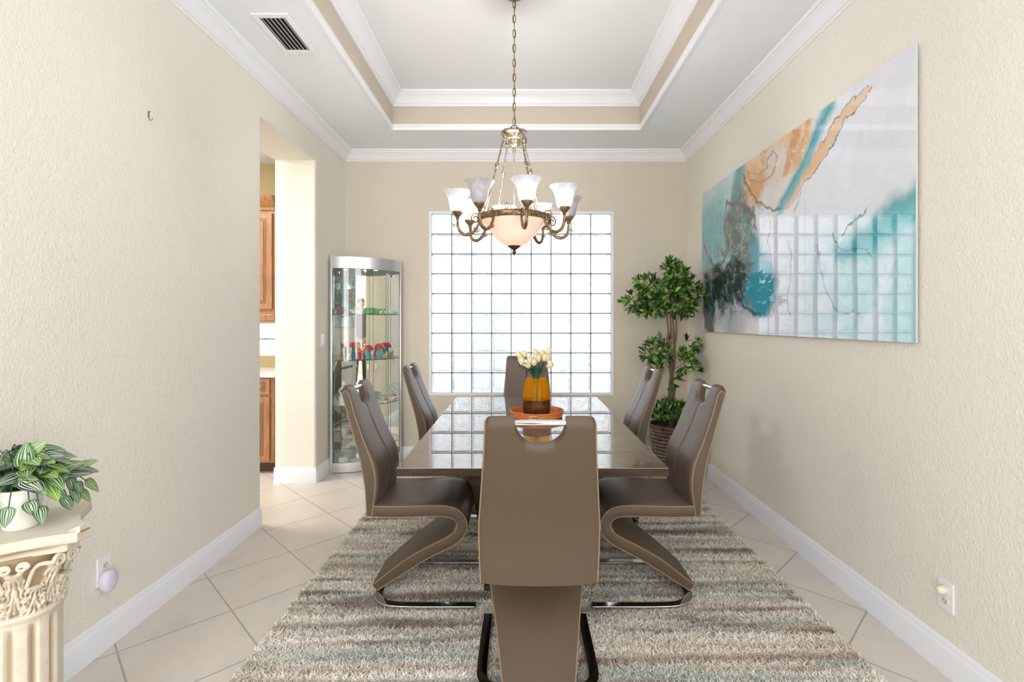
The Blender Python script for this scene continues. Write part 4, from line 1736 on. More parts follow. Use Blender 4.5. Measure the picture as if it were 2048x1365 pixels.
crystal_animal(-1.345, 4.83, S1, 1.0, G_clear, 'clear crystal animal figurine just right of the green dish')
crystal_animal(-1.305, 4.86, S1, 1.1, G_clear, 'clear crystal animal figurine in the middle of the right-hand crystal group')
crystal_animal(-1.262, 4.885, S1, 0.9, G_clear, 'clear crystal animal figurine nearest the right post on the top shelf')
crystal_animal(-1.60, 4.66, S2, 1.3, M['porcelain'], 'small white ceramic animal at the left of the orange mushroom', 'animal_figurine')
crystal_animal(-1.655, 4.66, S2, 1.1, G_pink, 'small pale pink glass animal near the left cabinet post', 'animal_figurine')
crystal_animal(-1.318, 4.86, S2, 1.3, M['bear'], 'small tan ceramic bear right of the tall red mushroom', 'animal_figurine')
crystal_animal(-1.475, 4.68, S2, 0.8, M['gold'], 'tiny straw-gold figurine between the orange and red mushrooms', 'animal_figurine')


def bust(x, y, z, s, label):
    r = empty('porcelain_lady', (x, y, z), 0, label, 'figurine')
    m = MB()
    m.lathe([(0.001, 0), (0.045 * s, 0), (0.047 * s, 0.01 * s), (0.040 * s, 0.06 * s), (0.026 * s, 0.11 * s), (0.018 * s, 0.125 * s), (0.024 * s, 0.145 * s), (0.022 * s, 0.16 * s), (0.009 * s, 0.172 * s), (0.001, 0.175 * s)], 18, cap=False)
    m.ball((0, 0, 0.19 * s), 0.017 * s, 8, (0.9, 1, 1.15))
    for sx in (-1, 1):
        m.tube(catmull([(sx * 0.020 * s, 0, 0.155 * s), (sx * 0.034 * s, -0.012 * s, 0.125 * s), (sx * 0.008 * s, -0.030 * s, 0.115 * s)], 4), 0.006 * s, 6)
    m.build('body', M['porcelain'], r)
    m = MB()
    m.ball((0, 0.004 * s, 0.197 * s), 0.018 * s, 8)
    m.ball((0, 0.012 * s, 0.214 * s), 0.008 * s, 6)
    m.build('hair', M['porcelain'], r)


bust(-1.655, 4.68, S3, 1.0, 'white porcelain lady figurine on the third cabinet shelf')
# wire and glass swirl ornament
r = empty('spun_glass_ornament', (-1.30, 4.85, S3), 0, 'spun clear glass swirl ornament on the third shelf at the right', 'ornament')
m = MB()
m.lathe([(0.001, 0), (0.04, 0), (0.04, 0.006), (0.001, 0.007)], 20, cap=False)
m.build('base', M['mirror'], r)
m = MB()
for (cx_, cz_, rr) in ((-0.02, 0.075, 0.052), (0.018, 0.10, 0.06), (0.03, 0.06, 0.042)):
    m.tube([(cx_ + rr * math.cos(a) * (1 - a / 30), 0.01 * math.sin(a), cz_ + rr * math.sin(a) * (1 - a / 30)) for a in np.linspace(0, 11, 50)], 0.0022, 6)
m.build('swirl', G_clear, r)
m = MB()
m.ball((0.0, -0.01, 0.03), 0.014, 8)
m.ball((0.02, -0.01, 0.022), 0.010, 8)
m.build('glass_beads', G_orange, r)
bowl_of('glass_dish', -1.56, 4.70, 0.2162, G_milk, 0.05, 0.03, 'small mint glass dish low down on the fourth cabinet shelf', 'dish')
for (x, y, z, rr, nm) in ((-1.52, 4.70, 0.0482, 0.095, 'pale mint glass platter on the cabinet floor behind the left door'), (-1.53, 4.70, S3, 0.07, 'pale mint glass plate on the third cabinet shelf beside the porcelain lady')):
    bowl_of('glass_platter', x, y, z, G_milk, rr, 0.035, nm, 'platter', 9)
r = empty('glass_goblet', (-1.645, 4.67, S4), 0, 'slender clear glass goblet on the fourth cabinet shelf', 'goblet')
m = MB()
m.lathe([(0.001, 0), (0.028, 0), (0.028, 0.003), (0.004, 0.008), (0.003, 0.08), (0.010, 0.09), (0.024, 0.12), (0.028, 0.17), (0.026, 0.17), (0.021, 0.12), (0.002, 0.095)], 20, cap=False)
m.build('goblet_body', G_clear, r)
bowl_of('glass_block_ornament', -1.655, 4.67, 0.0482, M['porcelain'], 0.045, 0.07, 'rounded white ornament on the cabinet floor by the left post', 'ornament', 6, True)


# ------------------------------------------------------------------ potted topiary tree
def leaf_geo(mb, base, d, nrm, ln, wd, fold=0.25, droop=0.25, uv=False, shape='ficus', seg=5):
    d = d.normalized()
    s = d.cross(nrm)
    if s.length < 1e-4:
        s = d.orthogonal()
    s.normalize()
    n = s.cross(d).normalized()
    vs, fs, uvs = [], [], []
    cols = (-1, -0.5, 0, 0.5, 1) if uv else (-1, 0, 1)
    for i in range(seg + 1):
        t = i / seg
        if shape == 'heart':
            w = wd * (math.sin(PI * min(1, 0.03 + 0.97 * t ** 0.55)) ** 0.8)
            if i == seg:
                w = wd * 0.02
        else:
            w = wd * math.sin(PI * (0.06 + 0.92 * t)) ** 0.85
        c = base + d * (ln * t) - n * (droop * ln * t * t)
        for q in cols:
            back = (-0.16 * ln * (abs(q)) * (1 - t) ** 2) if shape == 'heart' else 0
            vs.append(c + s * (w * q) + n * (fold * w * abs(q)) + d * back)
            uvs.append((t * 0.98 + 0.01, 0.5 + 0.5 * q))
    k = len(cols)
    for i in range(seg):
        for j in range(k - 1):
            a = i * k + j
            fs.append((a, a + 1, a + k + 1, a + k))
    mb.add(vs, fs, uvs if uv else None)


def rosette(mb, c, out, n, ln, lim=None):
    out = out.normalized()
    x = out.orthogonal().normalized()
    y = out.cross(x)
    ph = random.uniform(0, 6)
    for i in range(n):
        a = ph + i * 2.4
        tilt = random.uniform(0.35, 1.25) * (0.4 + 0.6 * i / n)
        d = out * math.cos(tilt) + (x * math.cos(a) + y * math.sin(a)) * math.sin(tilt)
        l2 = ln * random.uniform(0.75, 1.15)
        leaf_geo(mb, c + d * 0.006, d, out + Vector((0, 0, 0.3)), l2, l2 * random.uniform(0.16, 0.21), droop=random.uniform(0, 0.35), seg=4)


def clampx(mb, xmax, ymax):
    mb.v = [(min(p[0], xmax + 0.02 * (math.atan((p[0] - xmax) * 20)) if p[0] > xmax else p[0]), min(p[1], ymax), p[2]) for p in mb.v]


def topiary():
    bx, by = 1.372, 4.56
    root = empty('potted_tree', (bx, by, 0), 0, 'artificial two-tiered topiary tree in a ridged brown pot in the corner', 'plant')
    prof = [(0.001, 0.0), (0.13, 0.0), (0.14, 0.012)]
    nr = 13
    for i in range(nr * 6 + 1):
        t = i / (nr * 6)
        r = 0.142 + 0.052 * math.sin(t * PI * 0.5) + 0.0055 * math.sin(t * nr * 2 * PI) 
        prof.append((r, 0.015 + 0.415 * t))
    prof += [(0.205, 0.433), (0.207, 0.452), (0.198, 0.458), (0.184, 0.452), (0.182, 0.42)]
    m = MB()
    m.lathe(prof + [(0.001, 0.42)], 48, cap=False)
    m.build('pot', M['pot'], root)
    m = MB()
    m.lathe([(0.001, 0.428), (0.181, 0.425)], 24, cap=False)
    m.build('moss', plain('dark_moss', srgb(46, 48, 30), 0.9, bump=1.0), root)
    tk = MB()
    for (dx, dy, sx, sy, r) in ((-0.022, 0, 0.02, 0.01, 0.008), (-0.006, -0.01, -0.01, 0.0, 0.007), (0.012, 0.006, -0.02, 0.01, 0.009), (0.03, -0.004, 0.0, -0.01, 0.008), (0.002, 0.02, 0.03, 0.0, 0.007)):
        path = catmull([(sx * 0.6, sy, 0.42), (dx * 0.1 + sx, dy + sy, 0.75), (dx - sx * 0.6, dy, 1.05), (dx * 1.6, dy * 1.2, 1.42), (dx * 3, dy * 2, 1.62)], 6)
        tk.tube([p + Vector((0.004 * math.sin(i * 1.3), 0.004 * math.cos(i), 0)) for i, p in enumerate(path)], r, 7)
    # twigs
    tk.build('trunk', M['trunk'], root)
    k = 0.000907
    def lobes(lst, name, ln, per, z_out=0.35):
        mb = MB()
        tw = MB()
        for (cx, cy, r, dep) in lst:
            X = (1240 + cx / 5.056 - 1041) * by / 1003 - bx
            Z = EYE - (510 + cy / 5.056 - 644) * by / 1003
            R = r * k
            c = Vector((X, dep * 0.16, Z))
            nn = max(5, int(per * (R / 0.1) ** 1.6))
            for i in range(nn):
                v = Vector((random.gauss(0, 1), random.gauss(0, 1), random.gauss(0, 1))).normalized()
                q = c + Vector((v.x, v.y * 0.9, v.z * 0.85)) * R * random.uniform(0.55, 0.92)
                out = v + Vector((0, -0.15, z_out)) + (q - Vector((0, 0, Z))).normalized() * 0.4
                rosette(mb, q, out, 6, ln)
            tw.tube(catmull([Vector((0, 0, Z - 0.25 * R - 0.05)), Vector((X * 0.5, dep * 0.05, Z - 0.05)), c], 4), 0.003, 5)
        clampx(mb, 0.262, 0.40)
        clampx(tw, 0.25, 0.40)
        fo = mb.build(name, M['leaf'], root, angle=80, fix=False)
        tw.build('twigs', M['trunk'], fo)
    lobes([(540, 170, 95, 0), (520, 110, 45, 0), (250, 320, 115, -0.5), (130, 460, 80, 0.1), (440, 400, 160, -0.8), (690, 330, 120, 0.3), (640, 510, 130, 0), (330, 520, 130, -0.3), (770, 430, 65, -0.2), (460, 430, 170, 0.8), (560, 290, 120, -0.4), (620, 200, 70, 0.2), (240, 520, 70, 0.3)], 'top_crown', 0.078, 17)
    lobes([(380, 960, 110, 0.3), (520, 1010, 110, -0.5), (690, 940, 80, 0.2), (260, 1020, 60, 0), (640, 1080, 90, -0.3), (740, 1170, 45, 0), (530, 1270, 35, -0.2), (440, 880, 60, 0.4), (480, 1100, 80, 0.5), (770, 920, 40, 0.1)], 'lower_crown', 0.074, 15)
    mb = MB()
    for i in range(110):
        a = random.uniform(0, 2 * PI)
        r = random.uniform(0.02, 0.17)
        q = Vector((r * math.cos(a), r * math.sin(a), 0.47 + random.uniform(0, 0.20) * (1 - r * 3.0)))
        rosette(mb, q, Vector((math.cos(a) * r * 5, math.sin(a) * r * 5, 0.9)), 7, 0.075)
    clampx(mb, 0.262, 0.40)
    mb.build('base_leaves', M['leaf'], root, angle=80, fix=False)


topiary()


# ------------------------------------------------------------------ wall art (three butt-jointed glossy panels)
def art():
    y0, y1, z0, z1 = 2.09, 4.555, 1.292, 2.542
    W, H = y1 - y0, z1 - z0
    root = empty('wall_art', (XR - 0.022, (y0 + y1) / 2, z0), 0, 'large glossy abstract fluid-art picture in white, teal and orange on the right wall', 'picture')
    root['kind'] = ''
    del root['kind']
    nu, nv = 520, 264
    u = np.linspace(0, 1, nu)[None, :].repeat(nv, 0)     # 0 = far (left in the photograph)
    v = np.linspace(0, 1, nv)[:, None].repeat(nu, 1)
    X = u * W
    Y = v * H
    rng = np.random.default_rng(11)

    def fbm(x, y, sc, seed, octv=5):
        r = np.random.default_rng(seed)
        out = np.zeros_like(x)
        amp, tot = 1.0, 0
        for o in range(octv):
            g = r.random((96, 96))
            xs, ys = (x * sc) % 95, (y * sc) % 95
            xi, yi = np.floor(xs).astype(int), np.floor(ys).astype(int)
            fx, fy = xs - xi, ys - yi
            fx, fy = fx * fx * (3 - 2 * fx), fy * fy * (3 - 2 * fy)
            x2, y2 = (xi + 1) % 96, (yi + 1) % 96
            val = (g[yi, xi] * (1 - fx) + g[yi, x2] * fx) * (1 - fy) + (g[y2, xi] * (1 - fx) + g[y2, x2] * fx) * fy
            out += amp * val
            tot += amp
            amp *= 0.55
            sc *= 2.03
        return out / tot
    wx = (fbm(X + 5, Y + 5, 5, 1) - 0.5) * 0.22
    wy = (fbm(X + 9, Y + 2, 5, 2) - 0.5) * 0.22
    Xw, Yw = X + wx, Y + wy
    fine = fbm(X + 3, Y + 3, 26, 3)
    fine2 = fbm(X + 8, Y + 1, 30, 9)
    med = fbm(Xw + 3, Yw + 7, 9, 4)

    def pt(cx, cy):
        """picture detail position -> metres on the panel"""
        px_ = 1380 + cx / 2.132
        py_ = 80 + cy / 2.133
        yy = (XR - 0.022) * 1003 / (px_ - 1041)
        zz = EYE + (644 - py_) * yy / 1003
        return (y1 - yy, zz - z0)

    def C(r, g, b):
        return np.array(srgb(r, g, b)[:3])

    def lay(col, mask, c):
        mk = np.clip(mask, 0, 1)[..., None]
        return col * (1 - mk) + c * mk

    def ss(x, a, b):
        t = np.clip((x - a) / (b - a), 0, 1)
        return t * t * (3 - 2 * t)

    def blob(cx, cy, rx, ry, edge=0.35, warp=1.0):
        """soft ellipse, radii in metres"""
        a, b = pt(cx, cy)
        xx = X + wx * warp
        yy = Y + wy * warp
        d = np.sqrt(((xx - a) / rx) ** 2 + ((yy - b) / ry) ** 2)
        return 1 - ss(d, 1 - edge, 1 + edge)

    def stroke(pts, w0, w1, warp=0.35, soft=0.5):
        P = [pt(*p) for p in pts]
        xx = X + wx * warp + (fine - 0.5) * 0.020 * warp / 0.35
        yy = Y + wy * warp + (fine2 - 0.5) * 0.020 * warp / 0.35
        best = np.full(X.shape, 9.0)
        m = len(P) - 1
        for i in range(m):
            ax, ay = P[i]
            bx_, by_ = P[i + 1]
            dx, dy = bx_ - ax, by_ - ay
            t = np.clip(((xx - ax) * dx + (yy - ay) * dy) / (dx * dx + dy * dy), 0, 1)
            d = np.hypot(xx - ax - t * dx, yy - ay - t * dy)
            w = w0 + (w1 - w0) * (i + t) / m
            best = np.minimum(best, d / w)
        return 1 - ss(best, 1 - soft, 1 + soft), best

    def line(pts, w, warp=0.35):
        return stroke(pts, w * 0.62, w * 0.62, warp, 0.7)[0]

    col = np.ones(X.shape + (3,)) * C(222, 227, 240)
    col = lay(col, ss(med, 0.35, 0.7) * 0.5, C(236, 236, 244))
    # aqua washes on the far part
    col = lay(col, blob(120, 740, 0.42, 0.34, 0.6) * 0.75, C(146, 204, 210))
    col = lay(col, blob(88, 850, 0.34, 0.34, 0.4) * (0.55 + 0.5 * fine), C(38, 160, 176))
    col = lay(col, blob(215, 620, 0.13, 0.15, 0.3), C(22, 150, 162))
    col = lay(col, blob(240, 960, 0.30, 0.22, 0.4), C(40, 150, 170))
    col = lay(col, blob(285, 1060, 0.27, 0.20, 0.25), C(38, 158, 188))
    col = lay(col, blob(205, 800, 0.24, 0.25, 0.25), C(58, 104, 106))
    col = lay(col, blob(205, 860, 0.2, 0.22, 0.5) * ss(fine, 0.45, 0.6), C(30, 122, 132))
    col = lay(col, blob(190, 1010, 0.30, 0.13, 0.35), C(18, 68, 76))
    col = lay(col, blob(110, 1030, 0.28, 0.15, 0.3), C(30, 44, 46))
    col = lay(col, blob(82, 1140, 0.14, 0.30, 0.3), C(34, 48, 52))
    col = lay(col, blob(150, 1110, 0.14, 0.12, 0.3), C(16, 84, 96))
    col = lay(col, blob(165, 1190, 0.30, 0.13, 0.35), C(186, 196, 208))
    col = lay(col, blob(88, 1080, 0.04, 0.26, 0.4) * 0.8, C(24, 120, 140))
    # speckled glitter
    glit = (rng.random(X.shape) > 0.8) * blob(215, 810, 0.2, 0.24, 0.3)
    col = lay(col, glit * 0.45, C(150, 168, 150))
    # ink patches and marbling veins in the dark part
    m2 = fbm(Xw + 1, Yw + 4, 15, 21)
    m3 = fbm(Xw + 6, Yw + 3, 8, 22)
    darkzone = np.maximum(blob(150, 1010, 0.42, 0.30, 0.4), blob(215, 790, 0.26, 0.30, 0.4))
    col = lay(col, darkzone * ss(m2, 0.50, 0.56) * 0.8, C(14, 40, 46))
    col = lay(col, darkzone * (1 - ss(np.abs(m3 - 0.5), 0.004, 0.014)) * 0.85, C(214, 206, 190))
    tealzone = blob(130, 850, 0.5, 0.5, 0.3)
    col = lay(col, tealzone * (1 - ss(np.abs(m2 - 0.46), 0.003, 0.012)) * 0.55, C(24, 76, 84))
    col = lay(col, tealzone * (1 - ss(np.abs(m3 - 0.42), 0.003, 0.015)) * 0.5, C(170, 222, 224))
    # orange cloud
    og = np.maximum.reduce([blob(330, 520, 0.34, 0.15, 0.25, 0.7), blob(410, 460, 0.25, 0.17, 0.25, 0.7), blob(272, 615, 0.14, 0.12, 0.25, 0.6), blob(470, 420, 0.13, 0.16, 0.3, 0.6)])
    col = lay(col, og * 0.9, C(240, 196, 130))
    col = lay(col, og * ss(med, 0.5, 0.62) * 0.75, C(208, 142, 74))
    col = lay(col, blob(365, 590, 0.16, 0.20, 0.35, 0.6) * 0.8, C(224, 216, 210))
    col = lay(col, stroke([(445, 395), (425, 480), (402, 560)], 0.05, 0.03)[0] * 0.8, C(204, 136, 70))
    col = lay(col, stroke([(245, 600), (262, 650), (292, 700)], 0.06, 0.03)[0] * 0.8, C(214, 150, 88))
    b2 = stroke([(350, 520), (340, 560), (300, 590), (250, 590)], 0.05, 0.02)[1]
    col = lay(col, (np.abs(b2 - 1) < 0.16) * 0.6, C(120, 92, 74))
    col = lay(col, og * (1 - ss(np.abs(m2 - 0.5), 0.003, 0.012)) * 0.7, C(188, 112, 56))
    col = lay(col, og * (1 - ss(np.abs(m3 - 0.52), 0.004, 0.016)) * 0.7, C(244, 232, 216))
    # long orange sweep with ragged dark outline
    mk, d = stroke([(770, 180), (735, 232), (700, 290), (650, 345), (600, 420), (535, 510), (470, 590), (410, 690)], 0.016, 0.052, 0.55, 0.45)
    col = lay(col, mk * 0.85, C(228, 186, 136))
    side = np.abs(d - 1.05 - 0.25 * (fine - 0.5)) < 0.13
    top = ss(v, 0.62, 0.78)
    col = lay(col, side * top * 0.8, C(86, 72, 66))
    col = lay(col, side * (1 - top) * 0.3, C(190, 130, 84))
    col = lay(col, stroke([(560, 470), (510, 530), (440, 620)], 0.05, 0.03)[0] * 0.6, C(222, 158, 88))
    # turquoise ribbon
    mk, d = stroke([(606, 290), (560, 360), (528, 430), (500, 500), (462, 570), (425, 640), (385, 715)], 0.040, 0.045, 0.3, 0.7)
    col = lay(col, mk * 0.95, C(34, 168, 186))
    col = lay(col, stroke([(600, 300), (545, 385), (500, 480), (440, 600), (390, 690)], 0.008, 0.010, 0.3, 0.6)[0] * 0.6, C(20, 110, 126))
    # bottom right teal
    tr = ss(X / W - 0.30 - 0.5 * (1 - Y / H) * 0.2, 0.1, 0.5) * (1 - ss(Y / H, 0.30, 0.62)) * (0.35 + 0.5 * ss(med, 0.4, 0.6))
    col = lay(col, tr * 0.75, C(120, 200, 206))
    mk, d = stroke([(1000, 650), (930, 690), (860, 730), (790, 800), (700, 880), (640, 930)], 0.075, 0.05, 0.6, 0.8)
    col = lay(col, mk * 0.95, C(20, 158, 170))
    mk, d = stroke([(980, 705), (900, 760), (820, 830), (760, 900)], 0.05, 0.06, 0.6, 0.8)
    col = lay(col, mk * 0.6, C(90, 190, 196))
    # dark veins
    dk = C(56, 50, 50)
    for pts, w in (([(160, 678), (150, 740), (152, 790), (168, 850), (160, 900), (135, 945), (100, 965), (72, 900), (60, 838)], 0.020),
                   ([(160, 680), (180, 692), (215, 690), (255, 716), (275, 760), (280, 815)], 0.022),
                   ([(175, 1040), (205, 1090), (230, 1140), (275, 1172), (300, 1168)], 0.022),
                   ([(228, 578), (245, 640), (290, 690), (345, 712), (388, 720)], 0.014),
                   ([(160, 960), (210, 965), (275, 968)], 0.022),
                   ([(736, 710), (700, 760), (650, 832)], 0.006), ([(476, 645), (462, 690), (444, 735)], 0.006),
                   ([(542, 880), (545, 960), (540, 1020), (590, 1100), (620, 1145), (700, 1165)], 0.010),
                   ([(420, 850), (425, 930), (418, 1040), (430, 1180)], 0.010), ([(336, 760), (345, 900), (340, 1100), (336, 1240)], 0.012),
                   ([(610, 820), (625, 900), (700, 890), (770, 895)], 0.006)):
        col = lay(col, line(pts, w, 0.55) * (0.6 + 0.5 * fine) * (0.55 if w in (0.010, 0.012) else 1), dk)
    col = lay(col, line([(232, 1085), (246, 1110), (262, 1150)], 0.012, 0.4) * 0.8, C(160, 124, 108))
    col = lay(col, line([(168, 740), (164, 800), (176, 850)], 0.006, 0.5) * 0.8, C(196, 170, 140))
    col = lay(col, line([(60, 835), (64, 880), (80, 930)], 0.006, 0.5) * 0.8, C(206, 160, 120))
    col *= (0.95 + 0.1 * fine)[..., None]

    k = N('glossy_fluid_art')
    at = k.n('ShaderNodeAttribute')
    at.attribute_name = 'paint'
    k.base(at.outputs['Color'], 0.5, coat=1.0)
    k.bsdf.inputs['Coat IOR'].default_value = 2.15
    k.bsdf.inputs['Coat Roughness'].default_value = 0.0
    cv = k.coords()
    wob = k.noise(cv, 1.6, 1)
    bp = k.n('ShaderNodeBump')
    bp.inputs['Strength'].default_value = 0.035
    bp.inputs['Distance'].default_value = 0.03
    k.l(wob, bp.inputs['Height'])
    k.l(bp.outputs[0], k.bsdf.inputs['Coat Normal'])
    edge = plain('pale_panel_edge', srgb(212, 214, 214), 0.3)
    bt = MB()
    for z in (0.2, H - 0.25):
        bt.box(0.0085, 0.0218, -W / 2 + 0.15, W / 2 - 0.15, z, z + 0.05)
    bt.build('mounting_batten', edge, root, smooth=False)
    cuts = [0, int(nu * 0.334), int(nu * 0.668), nu - 1]
    for a, b in zip(cuts[:-1], cuts[1:]):
        ids = np.arange(a, b + 1)
        yy = y1 - u[0, ids] * W
        g = 0.0007
        yy[0] -= g
        yy[-1] += g
        n1, n2 = len(ids), nv
        P = np.zeros((n2, n1, 3), dtype=np.float32)
        P[..., 0] = 0.0
        P[..., 1] = yy[None, :] - (y0 + y1) / 2
        P[..., 2] = (v[:, 0] * H)[:, None]
        idx = np.arange(n1 * n2).reshape(n2, n1)
        q = np.stack([idx[:-1, :-1], idx[1:, :-1], idx[1:, 1:], idx[:-1, 1:]], -1).reshape(-1, 4)
        me = bpy.data.meshes.new('art_panel')
        me.from_pydata(P.reshape(-1, 3).tolist(), [], q.tolist())
        ca = me.color_attributes.new('paint', 'FLOAT_COLOR', 'POINT')
        cc = np.ones((n1 * n2, 4), dtype=np.float32)
        cc[:, :3] = col[:, ids].reshape(-1, 3)
        ca.data.foreach_set('color', cc.reshape(-1))
        me.materials.append(k.m)
        # which way does the face look?
        me.update()
        if me.polygons[0].normal.x > 0:
            me.flip_normals()
        o = bpy.data.objects.new('art_panel', me)
        COL.objects.link(o)
        o.parent = root
        bk = MB()
        bk.box(0.0006, 0.008, float(yy.min()) - (y0 + y1) / 2, float(yy.max()) - (y0 + y1) / 2, 0, H)
        bk.build('panel_backing', edge, o, smooth=False)


art()


# ------------------------------------------------------------------ plaster column pedestal
PX, PY, PT = -1.49, 1.49, 0.770


def pedestal():
    root = empty('column_pedestal', (PX, PY, 0), math.radians(40), 'cream plaster column pedestal with a leafy capital by the left wall', 'pedestal')
    hz = 0.535                                       # underside of the capital
    # fluted shaft
    m = MB()
    nf, n = 12, 12 * 20
    rings = []
    for z in [0.10, 0.12, 0.14, 0.16] + list(np.linspace(0.2, hz - 0.06, 8)) + [hz - 0.045, hz - 0.03, hz - 0.02, hz - 0.008]:
        dz = 1.0
        if z > hz - 0.05:
            dz = max(0, (hz - 0.02 - z) / 0.03)
        if z < 0.15:
            dz = max(0, (z - 0.11) / 0.04)
        dz = max(0, min(1, dz)) ** 0.5
        ring = []
        for j in range(n):
            a = 2 * PI * j / n
            p = (j % 20) / 20
            fl = math.sin(PI * (p - 0.52) / 0.48) if p > 0.52 else 0
            r = 0.098 - 0.012 * fl * dz
            ring.append((r * math.cos(a), r * math.sin(a), z))
        rings.append(ring)
    m.loft(rings)
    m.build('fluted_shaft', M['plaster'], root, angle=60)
    m = MB()
    m.lathe([(0.098, hz - 0.010), (0.104, hz - 0.009), (0.108, hz), (0.104, hz + 0.009), (0.098, hz + 0.010)], 64)
    m.build('neck_ring', M['plaster'], root)
    m = MB()
    m.lathe([(0.001, 0.0), (0.150, 0.0), (0.150, 0.035), (0.140, 0.040), (0.146, 0.055), (0.138, 0.072), (0.118, 0.078), (0.122, 0.092), (0.110, 0.104), (0.09, 0.106)], 48)
    m.build('base', M['plaster'], root)
    # bell with a relief of two tiers of acanthus leaves
    m = MB()
    rings = []
    n = 240
    ztop = PT - 0.055
    for i in range(44):
        t = i / 43
        z = hz + 0.008 + (ztop - hz - 0.008) * t
        ring = []
        for j in range(n):
            a = 2 * PI * j / n
            r = 0.094 + 0.030 * t ** 2
            for tier, (t0, t1, ph) in enumerate(((0.0, 0.46, 0.0), (0.05, 0.76, 0.5))):
                s = (t - t0) / (t1 - t0)
                if 0 <= s <= 1:
                    q = ((a / (2 * PI) * 8 + ph) % 1) - 0.5
                    wdt = 0.42 * (1 - 0.42 * s) * (1 + 0.16 * math.sin(s * 26))
                    if abs(q) < wdt:
                        e = abs(q) / wdt
                        curl = 0.020 * max(0, (s - 0.72) / 0.28) ** 1.2
                        vein = 0.0032 * math.cos(e * 16 + s * 9)
                        mid = 0.003 * math.exp(-(q / 0.03) ** 2)
                        r += (0.010 - 0.004 * tier * (1 - s)) * (1 - e ** 4) + curl * (1 - e * e) + vein + mid
            ring.append((r * math.cos(a), r * math.sin(a), z))
        rings.append(ring)
    m.loft(rings)
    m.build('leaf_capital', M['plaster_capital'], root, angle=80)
    # volutes at the four corners and between them
    vo = MB()
    for c in range(4):
        ac = PI / 4 + c * PI / 2
        for s in (-1, 1):
            pts = []
            for t2 in np.linspace(0, 10, 46):
                rr = 0.019 * (1 - t2 / 12.5)
                d = 0.152
                tang = s * (0.020 + rr * math.cos(t2) - 0.0)
                pts.append((d * math.cos(ac) - tang * math.sin(ac) * 0.9, d * math.sin(ac) + tang * math.cos(ac) * 0.9, PT - 0.082 + rr * math.sin(t2)))
            stem = catmull([((0.104) * math.cos(ac + s * 0.55), 0.104 * math.sin(ac + s * 0.55), hz + 0.09), (0.125 * math.cos(ac + s * 0.42), 0.125 * math.sin(ac + s * 0.42), PT - 0.088), pts[0]], 5)
            vo.tube(stem[:-1] + pts, [0.006] * (len(stem) - 1) + [0.0062 - 0.00006 * i for i in range(len(pts))], 8)
            am = ac + PI / 4
            pts = []
            for t2 in np.linspace(0, 9, 36):
                rr = 0.013 * (1 - t2 / 12)
                tang = s * (0.018 + rr * math.cos(t2))
                pts.append((0.131 * math.cos(am) - tang * math.sin(am), 0.131 * math.sin(am) + tang * math.cos(am), PT - 0.078 + rr * math.sin(t2)))
            stem = catmull([(0.108 * math.cos(am - s * 0.1), 0.108 * math.sin(am - s * 0.1), hz + 0.12), (0.120 * math.cos(am), 0.120 * math.sin(am), PT - 0.105), pts[0]], 5)
            vo.tube(stem[:-1] + pts, 0.0048, 8)
    vo.build('volutes', M['plaster'], root, angle=80)
    # abacus: concave-sided slab with cut corners, two steps and a raised lip at the corners
    ab = MB()
    def outline(rd, cut, hol):
        pts = []
        for c in range(4):
            ac = PI / 4 + c * PI / 2
            nx2 = ac + PI / 2
            cx_, cy_ = rd * math.cos(ac), rd * math.sin(ac)
            tx, ty = -math.sin(ac), math.cos(ac)
            p0 = (cx_ - tx * cut, cy_ - ty * cut)
            p1 = (cx_ + tx * cut, cy_ + ty * cut)
            pts.append(p0)
            cx2, cy2 = rd * math.cos(nx2), rd * math.sin(nx2)
            q1 = (cx2 + math.sin(nx2) * cut, cy2 - math.cos(nx2) * cut)
            for i in range(12):
                t = i / 12
                x, y = p1[0] + (q1[0] - p1[0]) * t, p1[1] + (q1[1] - p1[1]) * t
                dn = hol * math.sin(PI * t)
                mx, my = math.cos(ac + PI / 4), math.sin(ac + PI / 4)
                pts.append((x - mx * dn, y - my * dn))
        return pts
    def slab(spec):
        rings = []
        for (rd, cut, hol, z) in spec:
            rings.append([(x, y, z) for x, y in outline(rd, cut, hol)])
        ab.loft(rings)
    slab([(0.172, 0.018, 0.020, PT - 0.058), (0.176, 0.018, 0.022, PT - 0.052), (0.176, 0.018, 0.022, PT - 0.040), (0.184, 0.019, 0.023, PT - 0.034), (0.206, 0.020, 0.024, PT - 0.030), (0.210, 0.021, 0.024, PT - 0.026), (0.210, 0.021, 0.024, PT - 0.004), (0.206, 0.021, 0.024, PT)])
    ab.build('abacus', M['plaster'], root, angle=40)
    lp = MB()
    for c in range(4):
        ac = PI / 4 + c * PI / 2
        R = Matrix.Rotation(ac, 4, 'Z')
        rings = []
        for (x, h, w) in ((0.165, 0.0, 0.012), (0.180, 0.007, 0.015), (0.196, 0.013, 0.017), (0.208, 0.018, 0.018), (0.214, 0.017, 0.016), (0.212, 0.002, 0.016)):
            ring = []
            for (yy, zz) in ((-w, 0), (-w, h), (0, h + 0.003), (w, h), (w, 0)):
                ring.append(R @ Vector((x, yy, PT + zz - 0.002)))
            rings.append(ring)
        lp.loft(rings)
    lp.build('corner_lips', M['plaster'], root, angle=60)


pedestal()


